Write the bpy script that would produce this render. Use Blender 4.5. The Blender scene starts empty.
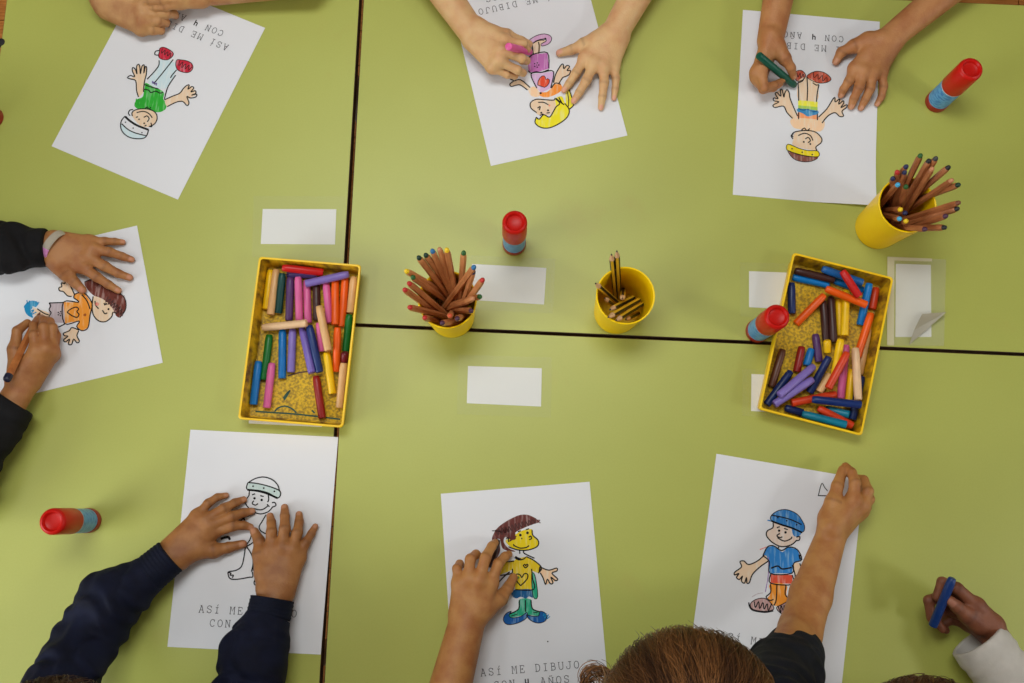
import bpy, bmesh, math, random
import numpy as np
from mathutils import Vector, Matrix
from mathutils.geometry import tessellate_polygon

S = bpy.context.scene
COL = S.collection
random.seed(7)

# ------------------------------------------------------------------ camera
F_PX, TILT, ROLL, CAM_H = 975.02, 0.171272, 0.027674, 1.387035
def rot_camera():
    return Matrix.Rotation(TILT, 3, 'X') @ Matrix.Rotation(ROLL, 3, 'Z')
cam_data = bpy.data.cameras.new('camera')
cam_data.sensor_width = 36.0
cam_data.lens = 36.0 * F_PX / 1024.0
cam_data.clip_start = 0.02
cam = bpy.data.objects.new('camera', cam_data)
COL.objects.link(cam)
cam.matrix_world = Matrix.Translation((0, 0, CAM_H)) @ rot_camera().to_4x4()
S.camera = cam
RC = np.array(rot_camera())
def U(u, v, z=0.0):
    """point of the photograph's frame (1024 x 683) on the horizontal plane at height z above the table"""
    d = RC @ np.array([(u - 512.0) / F_PX, -(v - 341.5) / F_PX, -1.0])
    t = (z - CAM_H) / d[2]
    return np.array([0, 0, CAM_H]) + t * d

# ------------------------------------------------------------------ world, light, exposure
S.view_settings.view_transform = 'Standard'
S.view_settings.look = 'None'
S.view_settings.gamma = 1.0
S.view_settings.use_curve_mapping = False
S.view_settings.exposure = 0.05
world = bpy.data.worlds.new('classroom_light')
S.world = world
world.use_nodes = True
bg = world.node_tree.nodes['Background']
bg.inputs[0].default_value = (0.97, 0.985, 1.0, 1)
bg.inputs[1].default_value = 0.9
def area(name, loc, aim, sx, sy, power, color):
    l = bpy.data.lights.new(name, 'AREA')
    l.shape = 'RECTANGLE'; l.size = sx; l.size_y = sy; l.energy = power; l.color = color
    o = bpy.data.objects.new(name, l); COL.objects.link(o)
    o.location = loc
    o.rotation_euler = (Vector(aim) - Vector(loc)).to_track_quat('-Z', 'Y').to_euler()
    return o
area('ceiling_lamp', (-0.25, 0.80, 2.15), (-0.22, 0.55, 0), 1.1, 0.55, 21.5, (0.955, 1.0, 0.985))
area('sheen_panel_by_window', (-1.65, -0.55, 2.20), (-1.65, -0.55, 0), 0.6, 1.3, 8, (0.95, 0.99, 1.0))  # added unseen panel that gives the lower left tabletop its pale sheen
area('ceiling_lamp_east', (2.3, -0.55, 2.15), (0.2, 0.1, 0), 0.5, 0.5, 13.5, (0.98, 1.0, 0.97))
area('window_light_east', (2.92, -0.3, 1.05), (0, 0.2, 0), 1.8, 1.3, 8, (0.97, 1.0, 0.97))
area('window_light_west', (-2.92, -1.1, 1.05), (-0.2, 0.1, 0), 1.8, 1.3, 58, (0.94, 0.99, 1.0))

# ------------------------------------------------------------------ materials
def srgb(c):
    r = []
    for x in c[:3]:
        x = x / 255.0
        r.append(x / 12.92 if x <= 0.04045 else ((x + 0.055) / 1.055) ** 2.4)
    return (*r, 1.0)
MATS = {}
def mat(name, col, rough=0.5, var=0.0, vscale=40.0, col2=None, stretch=None, bump=0.0, bscale=200.0,
        spec=0.5, sss=0.0, alpha=1.0, trans=0.0, coat=0.0, lo=0.35, hi=0.65, detail=4.0):
    if name in MATS: return MATS[name]
    m = bpy.data.materials.new(name); m.use_nodes = True
    nt = m.node_tree; b = nt.nodes['Principled BSDF']
    b.inputs['Base Color'].default_value = srgb(col)
    b.inputs['Roughness'].default_value = rough
    b.inputs['Specular IOR Level'].default_value = spec
    b.inputs['Coat Weight'].default_value = coat
    if trans: b.inputs['Transmission Weight'].default_value = trans
    if alpha < 1: b.inputs['Alpha'].default_value = alpha
    if sss:
        b.inputs['Subsurface Weight'].default_value = sss
        b.inputs['Subsurface Radius'].default_value = (0.006, 0.0025, 0.0012)
        b.inputs['Subsurface Scale'].default_value = 0.6
    tc = nt.nodes.new('ShaderNodeTexCoord')
    vec = tc.outputs['Object']
    if var or col2:
        n = nt.nodes.new('ShaderNodeTexNoise'); n.inputs['Scale'].default_value = vscale
        n.inputs['Detail'].default_value = detail
        src = vec
        if stretch:
            mp = nt.nodes.new('ShaderNodeMapping'); mp.inputs['Scale'].default_value = stretch[:3]
            if len(stretch) > 3: mp.inputs['Rotation'].default_value = (0, 0, stretch[3])
            nt.links.new(vec, mp.inputs['Vector']); src = mp.outputs['Vector']
        nt.links.new(src, n.inputs['Vector'])
        cr = nt.nodes.new('ShaderNodeValToRGB')
        a = srgb(col)
        c2 = srgb(col2) if col2 else tuple(max(0, x * (1 - var)) for x in a[:3]) + (1,)
        cr.color_ramp.elements[0].color = c2; cr.color_ramp.elements[0].position = lo
        cr.color_ramp.elements[1].color = a; cr.color_ramp.elements[1].position = hi
        nt.links.new(n.outputs['Fac'], cr.inputs['Fac'])
        nt.links.new(cr.outputs['Color'], b.inputs['Base Color'])
    if bump:
        n2 = nt.nodes.new('ShaderNodeTexNoise'); n2.inputs['Scale'].default_value = bscale
        n2.inputs['Detail'].default_value = 3
        nt.links.new(vec, n2.inputs['Vector'])
        bp = nt.nodes.new('ShaderNodeBump'); bp.inputs['Strength'].default_value = bump
        bp.inputs['Distance'].default_value = 0.002
        nt.links.new(n2.outputs['Fac'], bp.inputs['Height'])
        nt.links.new(bp.outputs['Normal'], b.inputs['Normal'])
    MATS[name] = m
    return m

def skin(name, col, nail, red):
    """skin with soft colour variation; the point attribute 'tint' marks finger nails"""
    m = mat(name, col, rough=0.52, sss=0.10, bump=0.25, bscale=420, spec=0.4)
    nt = m.node_tree; b = nt.nodes['Principled BSDF']
    tc = nt.nodes.new('ShaderNodeTexCoord')
    n = nt.nodes.new('ShaderNodeTexNoise'); n.inputs['Scale'].default_value = 45; n.inputs['Detail'].default_value = 5
    nt.links.new(tc.outputs['Object'], n.inputs['Vector'])
    cr = nt.nodes.new('ShaderNodeValToRGB')
    cr.color_ramp.elements[0].color = srgb(red); cr.color_ramp.elements[0].position = 0.3
    cr.color_ramp.elements[1].color = srgb(col); cr.color_ramp.elements[1].position = 0.62
    nt.links.new(n.outputs['Fac'], cr.inputs['Fac'])
    at = nt.nodes.new('ShaderNodeAttribute'); at.attribute_name = 'tint'
    mx = nt.nodes.new('ShaderNodeMix'); mx.data_type = 'RGBA'
    mx.inputs['B'].default_value = srgb(nail)
    nt.links.new(at.outputs['Fac'], mx.inputs['Factor'])
    nt.links.new(cr.outputs['Color'], mx.inputs['A'])
    kn = nt.nodes.new('ShaderNodeAttribute'); kn.attribute_name = 'knuckle'
    m2 = nt.nodes.new('ShaderNodeMix'); m2.data_type = 'RGBA'
    m2.inputs['B'].default_value = srgb(tuple(c * .78 for c in red))
    nt.links.new(kn.outputs['Fac'], m2.inputs['Factor']); nt.links.new(mx.outputs['Result'], m2.inputs['A'])
    nt.links.new(m2.outputs['Result'], b.inputs['Base Color'])
    return m

# ------------------------------------------------------------------ object helpers
def set_props(o, label=None, cat=None, group=None, kind=None):
    if label: o['label'] = label
    if cat: o['category'] = cat
    if group: o['group'] = group
    if kind: o['kind'] = kind
    return o
def empty(name, loc, label, cat, group=None):
    o = bpy.data.objects.new(name, None); COL.objects.link(o)
    o.location = loc; o.empty_display_size = 0.02
    return set_props(o, label, cat, group)
def link_mesh(name, me, mats, parent=None, origin=(0, 0, 0), smooth=False):
    for m in (mats if isinstance(mats, (list, tuple)) else [mats]): me.materials.append(m)
    if smooth: me.polygons.foreach_set('use_smooth', [True] * len(me.polygons))
    o = bpy.data.objects.new(name, me); COL.objects.link(o)
    if parent: o.parent = parent
    else: o.location = origin
    return o
def mesh_obj(name, verts, faces, mats, parent=None, origin=(0, 0, 0), smooth=False, mi=None):
    """verts in world space; stored relative to the thing's origin"""
    o0 = np.array(parent.location if parent else origin, float)
    me = bpy.data.meshes.new(name)
    v = np.asarray(verts, float) - o0
    me.from_pydata(v.tolist(), [], [list(f) for f in faces])
    if mi is not None: me.polygons.foreach_set('material_index', mi)
    me.update()
    return link_mesh(name, me, mats, parent, tuple(o0), smooth)
class MB:
    def __init__(s): s.v = []; s.f = []; s.mi = []
    def add(s, v, f, mi=0):
        n = len(s.v); s.v += [tuple(map(float, p)) for p in v]
        s.f += [tuple(i + n for i in q) for q in f]; s.mi += [mi] * len(f)
    def box(s, lo, hi, mi=0, M=None):
        p = [(x, y, z) for z in (lo[2], hi[2]) for y in (lo[1], hi[1]) for x in (lo[0], hi[0])]
        if M: p = [tuple(M @ Vector(q)) for q in p]
        s.add(p, [(0, 2, 3, 1), (4, 5, 7, 6), (0, 1, 5, 4), (2, 6, 7, 3), (0, 4, 6, 2), (1, 3, 7, 5)], mi)
    def rings(s, rings, mi=0, cap0=True, cap1=True, mis=None):
        n = len(rings[0]); v = [p for r in rings for p in r]; f = []; fm = []
        for i in range(len(rings) - 1):
            for j in range(n):
                k = (j + 1) % n
                f.append((i * n + j, i * n + k, (i + 1) * n + k, (i + 1) * n + j)); fm.append(mis[i] if mis else mi)
        if cap0: f.append(tuple(range(n - 1, -1, -1))); fm.append(mis[0] if mis else mi)
        if cap1: f.append(tuple((len(rings) - 1) * n + j for j in range(n))); fm.append(mis[-1] if mis else mi)
        b = len(s.v); s.v += [tuple(map(float, p)) for p in v]
        s.f += [tuple(i + b for i in q) for q in f]; s.mi += fm
    def lathe(s, a, b, prof, n=20, mi=0, mis=None, phase=0.0):
        """prof: (distance along a->b, radius)"""
        a = np.array(a, float); b = np.array(b, float); d = (b - a) / np.linalg.norm(b - a)
        h = np.array([0, 0, 1.0]) if abs(d[2]) < .9 else np.array([1.0, 0, 0])
        e1 = np.cross(h, d); e1 /= np.linalg.norm(e1); e2 = np.cross(d, e1)
        rs = [[a + d * t + r * (math.cos(phase + 2 * math.pi * k / n) * e1 + math.sin(phase + 2 * math.pi * k / n) * e2) for k in range(n)] for t, r in prof]
        s.rings(rs, mi, mis=mis)
    def build(s, name, mats, parent=None, origin=(0, 0, 0), smooth=False):
        o = mesh_obj(name, s.v, s.f, mats, parent, origin, False, s.mi)
        if smooth:
            o.data.polygons.foreach_set('use_smooth', [True] * len(o.data.polygons))
            try: o.data.set_sharp_from_angle(angle=math.radians(38))
            except Exception: pass
        return o

# ------------------------------------------------------------------ setting: floor and three tables
m_floor = mat('parquet_orange', (196, 128, 62), rough=0.35, col2=(160, 92, 38), vscale=18, stretch=(1, 9, 1))
m_floor_gap = mat('parquet_joint', (96, 56, 26), rough=0.6)
fl = MB()
FZ = -0.55
fl.box((-3.0, -2.6, FZ - .06), (3.0, 3.0, FZ - .012), 1)
yy = -2.6
row = 0
while yy < 2.99:
    xx = -3.0 - (row % 3) * 0.13
    while xx < 3.0:
        fl.box((max(xx, -3.0), yy, FZ - .0125), (min(xx + .418, 3.0), min(yy + .078, 3.0), FZ), 0); xx += .42
    yy += .08; row += 1
set_props(fl.build('floor', [m_floor, m_floor_gap]), kind='structure')
m_wall = mat('wall_paint', (176, 174, 166), rough=0.9, var=.03, vscale=4)
m_ceil = mat('ceiling_paint', (206, 205, 200), rough=0.95, var=.02, vscale=6)
m_frame = mat('window_frame_white', (226, 226, 222), rough=0.5)
m_glass = mat('window_glass', (245, 250, 250), rough=0.02, alpha=.12, spec=.5)
RX, RY0, RY1, RZ = 3.0, -2.6, 3.0, 2.25
def wall_with_window(name, x, wy0, wy1, idx):
    b = MB(); a, c = (x, x + .12) if x > 0 else (x - .12, x); z0, z1 = .40, 1.72
    b.box((a, RY0 - .12, FZ - .06), (c, wy0, RZ)); b.box((a, wy1, FZ - .06), (c, RY1 + .12, RZ)); b.box((a, wy0, FZ - .06), (c, wy1, z0)); b.box((a, wy0, z1), (c, wy1, RZ))
    set_props(b.build(name, m_wall), kind='structure')
    f = MB(); t = .05; m = (a + c) / 2
    f.box((m - .03, wy0, z0), (m + .03, wy0 + t, z1)); f.box((m - .03, wy1 - t, z0), (m + .03, wy1, z1)); f.box((m - .03, wy0 + t, z0), (m + .03, wy1 - t, z0 + t)); f.box((m - .03, wy0 + t, z1 - t), (m + .03, wy1 - t, z1))
    f.box((m - .025, (wy0 + wy1) / 2 - .025, z0 + t), (m + .025, (wy0 + wy1) / 2 + .025, z1 - t))
    w = set_props(f.build('window_%d' % idx, m_frame), kind='structure')
    g = MB(); g.box((m - .003, wy0 + t, z0 + t), (m + .003, wy1 - t, z1 - t)); g.build('glass', m_glass, None).parent = w
    bpy.data.objects['glass' if idx == 1 else 'glass.001'].location = (0, 0, 0)
wall_with_window('wall_east', RX, -1.25, .65, 1)
wall_with_window('wall_west', -RX, -2.05, -.15, 2)
for nm, y0, y1 in (('wall_north', RY1, RY1 + .12), ('wall_south', RY0 - .12, RY0)):
    b = MB(); b.box((-RX, y0, FZ - .06), (RX, y1, RZ)); set_props(b.build(nm, m_wall), kind='structure')
b = MB(); b.box((-RX - .12, RY0 - .12, RZ), (RX + .12, RY1 + .12, RZ + .1)); set_props(b.build('ceiling', m_ceil), kind='structure')


def table_laminate():
    m = mat('green_laminate', (178, 183, 90), rough=0.42, col2=(170, 174, 81), vscale=3.2, lo=0.3, hi=0.7, detail=6)
    nt = m.node_tree; b = nt.nodes['Principled BSDF']
    ramp = [n for n in nt.nodes if n.type == 'VALTORGB'][0]
    tc = nt.nodes.new('ShaderNodeTexCoord')
    n = nt.nodes.new('ShaderNodeTexNoise'); n.inputs['Scale'].default_value = 420; n.inputs['Detail'].default_value = 2
    nt.links.new(tc.outputs['Object'], n.inputs['Vector'])
    sp = nt.nodes.new('ShaderNodeValToRGB')
    sp.color_ramp.elements[0].position = 0.35; sp.color_ramp.elements[0].color = (0.975, 0.975, 0.96, 1)
    sp.color_ramp.elements[1].position = 0.6; sp.color_ramp.elements[1].color = (1, 1, 1, 1)
    nt.links.new(n.outputs['Fac'], sp.inputs['Fac'])
    # wax and paint smudges left on the laminate
    n3 = nt.nodes.new('ShaderNodeTexNoise'); n3.inputs['Scale'].default_value = 5.5; n3.inputs['Detail'].default_value = 8
    n3.inputs['Roughness'].default_value = 0.62
    nt.links.new(tc.outputs['Object'], n3.inputs['Vector'])
    s3 = nt.nodes.new('ShaderNodeValToRGB')
    s3.color_ramp.elements[0].position = 0.60; s3.color_ramp.elements[0].color = (0, 0, 0, 1)
    s3.color_ramp.elements[1].position = 0.80; s3.color_ramp.elements[1].color = (1, 1, 1, 1)
    nt.links.new(n3.outputs['Fac'], s3.inputs['Fac'])
    mu = nt.nodes.new('ShaderNodeMix'); mu.data_type = 'RGBA'; mu.blend_type = 'MULTIPLY'; mu.inputs['Factor'].default_value = 1
    nt.links.new(ramp.outputs['Color'], mu.inputs['A']); nt.links.new(sp.outputs['Color'], mu.inputs['B'])
    m3 = nt.nodes.new('ShaderNodeMix'); m3.data_type = 'RGBA'
    m3.inputs['B'].default_value = srgb((176, 158, 80))
    fac = nt.nodes.new('ShaderNodeMath'); fac.operation = 'MULTIPLY'; fac.inputs[1].default_value = 0.5
    nt.links.new(s3.outputs['Color'], fac.inputs[0]); nt.links.new(fac.outputs[0], m3.inputs['Factor'])
    nt.links.new(mu.outputs['Result'], m3.inputs['A'])
    nt.links.new(m3.outputs['Result'], b.inputs['Base Color'])
    return m
m_lam = table_laminate()
m_edge = mat('table_edge_brown', (74, 52, 34), rough=0.6, var=0.3, vscale=30)
m_steel = mat('table_leg_grey', (120, 122, 120), rough=0.4)
m_rubber = mat('rubber_black', (22, 20, 20), rough=0.6)
def rounded_rect(x0, y0, x1, y1, r, n=5):
    pts = []
    for cx, cy, a0 in ((x1 - r, y1 - r, 0), (x0 + r, y1 - r, 90), (x0 + r, y0 + r, 180), (x1 - r, y0 + r, 270)):
        for k in range(n + 1):
            a = math.radians(a0 + 90 * k / n); pts.append((cx + r * math.cos(a), cy + r * math.sin(a)))
    return pts
def table(x0, y0, x1, y1, label, slope=0.0):
    t = empty('school_table', ((x0 + x1) / 2, (y0 + y1) / 2, FZ), label, 'table', 'green school tables pushed together')
    b = MB(); P = rounded_rect(x0, y0, x1, y1, .006); Q = rounded_rect(x0 + .0008, y0 + .0008, x1 - .0008, y1 - .0008, .006)
    P = [(x, y + slope * (x - .26)) for x, y in P]; Q = [(x, y + slope * (x - .26)) for x, y in Q]  # not pushed quite square
    b.rings([[(x, y, -.022) for x, y in P], [(x, y, -.0008) for x, y in P], [(x, y, 0) for x, y in Q]], mis=[1, 1, 0])
    b.mi[-1] = 0
    b.build('tabletop', [m_lam, m_edge], t)
    f = MB(); i = .05
    f.box((x0 + i, y0 + i, -.07), (x1 - i, y0 + i + .02, -.0225)); f.box((x0 + i, y1 - i - .02, -.07), (x1 - i, y1 - i, -.0225))
    f.box((x0 + i, y0 + i + .02, -.07), (x0 + i + .02, y1 - i - .02, -.0225)); f.box((x1 - i - .02, y0 + i + .02, -.07), (x1 - i, y1 - i - .02, -.0225))
    f.build('apron', m_steel, t)
    for x in (x0 + i, x1 - i):
        for y in (y0 + i, y1 - i):
            g = MB(); g.lathe((x, y, -.0225), (x, y, FZ), [(0, .017), (abs(FZ) - .0225 - .02, .017)], 16)
            lg = g.build('leg', m_steel, t, smooth=True)
            g = MB(); g.lathe((x, y, FZ + .02), (x, y, FZ), [(0, .019), (.016, .019), (.02, .016)], 16)
            fo = g.build('foot', m_rubber, t, smooth=True); fo.parent = lg
    return t
T1 = table(-.789, -.292, -.2485, .789, 'green laminate school table on the left, running the full height of the photo')
table(-.2425, .2517, .92, .796, 'green laminate school table at upper right holding the pencil cups', -.0167)
table(-.2425, -.292, .92, .2477, 'green laminate school table at lower right under the blue-capped drawing', -.0167)

b = MB(); b.lathe((-.7895, .680, -.022), (-.7895, .680, .001), [(0, .0060), (.001, .0068), (.021, .0068), (.0225, .0058), (.023, .003)], 16)
b.build('edge_bumper', m_rubber, T1, smooth=True)

# ------------------------------------------------------------------ printed drawing sheets
m_paper = mat('paper_white', (226, 226, 230), rough=0.85, spec=0.2)
m_ink = mat('ink_black', (28, 26, 28), rough=0.7, spec=0.2)
m_text = mat('ink_text', (84, 82, 86), rough=0.8, spec=0.2)
def crayon_mat(key, col, rot=0.6):
    lite = tuple(int(c + (236 - c) * 0.42) for c in col)
    return mat('crayoned_' + key, col, rough=0.7, col2=lite, vscale=260, stretch=(1, .16, 1, rot), lo=0.33, hi=0.5, spec=0.2)
PW, PL = .21, .297
GLY = {  # stroke letters of a typewriter face in a unit box
 'A': [[(0, 0), (.28, 0)], [(.72, 0), (1, 0)], [(.12, 0), (.46, 1)], [(.25, 1), (.5, 1), (.88, 0)], [(.25, .36), (.75, .36)]],
 'S': [[(.85, .72), (.85, .98)], [(.85, .85), (.6, 1), (.35, .98), (.16, .84), (.2, .62), (.5, .52), (.8, .42), (.88, .2), (.7, .04), (.45, 0), (.15, .16)], [(.15, .02), (.15, .3)]],
 'I': [[(.2, 1), (.8, 1)], [(.5, 1), (.5, 0)], [(.2, 0), (.8, 0)]],
 'Í': [[(.25, .8), (.75, .8)], [(.5, .8), (.5, 0)], [(.2, 0), (.8, 0)], [(.48, .98), (.68, 1.24)]],
 'M': [[(0, 0), (.3, 0)], [(.7, 0), (1, 0)], [(.13, 0), (.13, 1)], [(0, 1), (.2, 1), (.5, .4), (.8, 1), (1, 1)], [(.87, 1), (.87, 0)]],
 'E': [[(.08, 1), (.85, 1), (.85, .76)], [(.22, 1), (.22, 0)], [(.08, 0), (.9, 0), (.9, .26)], [(.22, .52), (.6, .52)], [(.6, .64), (.6, .4)]],
 'D': [[(.06, 1), (.5, 1), (.8, .84), (.9, .5), (.8, .16), (.5, 0), (.06, 0)], [(.2, 1), (.2, 0)]],
 'B': [[(.06, 1), (.55, 1), (.78, .9), (.78, .64), (.55, .54), (.22, .54)], [(.55, .54), (.86, .42), (.86, .12), (.6, 0), (.06, 0)], [(.22, 1), (.22, 0)]],
 'U': [[(0, 1), (.3, 1)], [(.7, 1), (1, 1)], [(.14, 1), (.14, .3), (.3, .05), (.5, 0), (.7, .05), (.86, .3), (.86, 1)]],
 'J': [[(.45, 1), (1, 1)], [(.75, 1), (.75, .26), (.6, .03), (.35, 0), (.1, .14), (.1, .38)]],
 'O': [[(.5, 1), (.2, .86), (.08, .5), (.2, .14), (.5, 0), (.8, .14), (.92, .5), (.8, .86), (.5, 1)]],
 'C': [[(.85, .7), (.85, .98)], [(.85, .84), (.6, 1), (.35, .95), (.12, .68), (.12, .32), (.35, .05), (.6, 0), (.9, .18)]],
 'N': [[(0, 1), (.2, 1), (.84, 0)], [(.15, 1), (.15, 0)], [(0, 0), (.32, 0)], [(.84, 0), (.84, 1)], [(.66, 1), (1, 1)]],
 'Ñ': [[(0, .88), (.2, .88), (.84, 0)], [(.15, .88), (.15, 0)], [(0, 0), (.32, 0)], [(.84, 0), (.84, .88)], [(.66, .88), (1, .88)], [(.25, 1.04), (.4, 1.16), (.6, 1.06), (.75, 1.18)]],
 '4': [[(.62, 0), (.62, 1)], [(.12, 1), (.12, .5), (.2, .4), (.62, .4)]],
}
def smooth_line(p, n=4, closed=False):
    p = [np.array(q, float) for q in p]
    if len(p) < 3: return p
    out = []
    m = len(p)
    rng = range(m) if closed else range(m - 1)
    for i in rng:
        p0 = p[(i - 1) % m] if closed or i > 0 else p[0]; p1 = p[i]; p2 = p[(i + 1) % m]
        p3 = p[(i + 2) % m] if closed or i + 2 < m else p[-1]
        for k in range(n):
            t = k / n
            out.append(.5 * ((2 * p1) + (p2 - p0) * t + (2 * p0 - 5 * p1 + 4 * p2 - p3) * t * t + (3 * p1 - p0 - 3 * p2 + p3) * t ** 3))
    if not closed: out.append(p[-1])
    return out
class Sheet:
    def __init__(s, name, label, pose, curl=None, group=None):
        s.X, s.Y, s.a = pose; s.c, s.s_ = math.cos(s.a), math.sin(s.a)
        s.name, s.label, s.group = name, label, group
        s.curl = curl or (lambda x, y: 0.0)
        s.mb = MB(); s.mats = [m_paper, m_ink, m_text]; s.nf = 0
        nx, ny = 14, 20
        gx = [PW * i / nx for i in range(nx + 1)]; gy = [-PL * j / ny for j in range(ny + 1)]
        top = [s.w(x, y, .0005) for y in gy for x in gx]; bot = [s.w(x, y, .00025) for y in gy for x in gx]
        n = nx + 1; N = len(top); f = []
        for j in range(ny):
            for i in range(nx):
                a = j * n + i; f.append((a, a + n, a + n + 1, a + 1)); f.append((N + a, N + a + 1, N + a + n + 1, N + a + n))
        per = [i for i in range(n)] + [j * n + nx for j in range(1, ny + 1)] + [ny * n + i for i in range(nx - 1, -1, -1)] + [j * n for j in range(ny - 1, 0, -1)]
        for k in range(len(per)):
            a, b = per[k], per[(k + 1) % len(per)]; f.append((a, b, N + b, N + a))
        s.mb.add(top + bot, f, 0)
    def w(s, x, y, dz=0.0):
        return (s.X + s.c * x - s.s_ * y, s.Y + s.s_ * x + s.c * y, dz + s.curl(x, y))
    def loc(s, u, v):
        p = U(u, v, .0005); dx, dy = p[0] - s.X, p[1] - s.Y
        return (s.c * dx + s.s_ * dy, -s.s_ * dx + s.c * dy)
    def mi(s, m):
        if m not in s.mats: s.mats.append(m)
        return s.mats.index(m)
    def ribbon(s, pts, wd, m, dz=.0009):
        k = s.mi(m); L = []; R = []
        for i, p in enumerate(pts):
            a = np.array(pts[max(i - 1, 0)]); b = np.array(pts[min(i + 1, len(pts) - 1)]); d = b - a
            l = np.linalg.norm(d) or 1; d = d / l; q = np.array([-d[1], d[0]]) * wd / 2; p = np.array(p)
            L.append(s.w(*(p + q), dz)); R.append(s.w(*(p - q), dz))
        n = len(pts)
        s.mb.add(L + R, [(i, n + i, n + i + 1, i + 1) for i in range(n - 1)], k)
    def figure(s, crop, items):
        W = .0014
        x0, y0, sc = crop
        T = lambda q: s.loc(x0 + q[0] / sc, y0 + q[1] / sc)
        for it in items:
            if it[0] in ('f', 'p'):
                pts = smooth_line(it[2], 3, True) if it[0] == 'f' else list(it[2]); lp = [T(p) for p in pts]
                s.nf += 1
                tri = tessellate_polygon([[Vector((x, y, 0)) for x, y in lp]])
                z = .0006 + .000008 * s.nf
                fs = []
                for t in tri:
                    a, b, c = [np.array(lp[i]) for i in t]
                    fs.append(tuple(t) if np.cross(b - a, c - a) > 0 else tuple(reversed(t)))
                s.mb.add([s.w(x, y, z) for x, y in lp], fs, s.mi(it[1]))
                if len(it) > 3: s.ribbon([T(p) for p in pts + [pts[0]]], it[3], m_ink)
            elif it[0] == 's':
                wd = (it[2] if len(it) > 2 else .0011) * 1.5
                m = it[3] if len(it) > 3 else m_ink
                s.ribbon([T(p) for p in smooth_line(it[1], 4)], wd, m)
            elif it[0] == 'c':
                c = T((it[1], it[2])); r = it[3]; m = it[4] if len(it) > 4 else m_ink
                s.mb.add([s.w(c[0] + r * math.cos(k * math.pi / 4), c[1] + r * math.sin(k * math.pi / 4), .00095) for k in range(8)], [tuple(range(8))], s.mi(m))
    def text(s, dark4=True):
        for t, x, y in (('ASÍ ME DIBUJO', .0378, -.2494), ('CON 4 AÑOS', .0545, -.2672)):
            for ch in t:
                for st in GLY.get(ch, []):
                    s.ribbon([(x + a * .0074, y + b * .0094) for a, b in smooth_line(st, 2)] if len(st) > 6 else [(x + a * .0074, y + b * .0094) for a, b in st],
                             .0016 if ch == '4' else .00085, m_ink if ch == '4' else m_text)
                x += .01063
    def scribble(s, crop, poly_lines, m, wd=.0009):
        x0, y0, sc = crop
        for pl in poly_lines:
            s.ribbon([s.loc(x0 + p[0] / sc, y0 + p[1] / sc) for p in smooth_line(pl, 4)], wd, m, .00085)
    def build(s):
        o = s.mb.build(s.name, s.mats, None, (s.X, s.Y, 0))
        set_props(o, s.label, 'drawing', s.group)
        return o
G = 'printed self-portrait colouring sheets'
K_skin = crayon_mat('skin', (234, 204, 172)); K_peach = crayon_mat('peach', (245, 205, 165))
W = .0011
def flower(x, y, r, m=None):
    return [('c', x + r * math.cos(k * 1.2566), y + r * math.sin(k * 1.2566), .0011, m or m_ink) for k in range(5)]
def zig(x0, y0, x1, y1, amp, n, ang=None):
    """back and forth crayon strokes between two points"""
    d = np.array([x1 - x0, y1 - y0]); q = np.array([-d[1], d[0]]) / np.linalg.norm(d) * amp
    return [tuple(np.array([x0, y0]) + d * k / n + (q if k % 2 else -q) * random.uniform(.75, 1.1)) for k in range(n + 1)]

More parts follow.
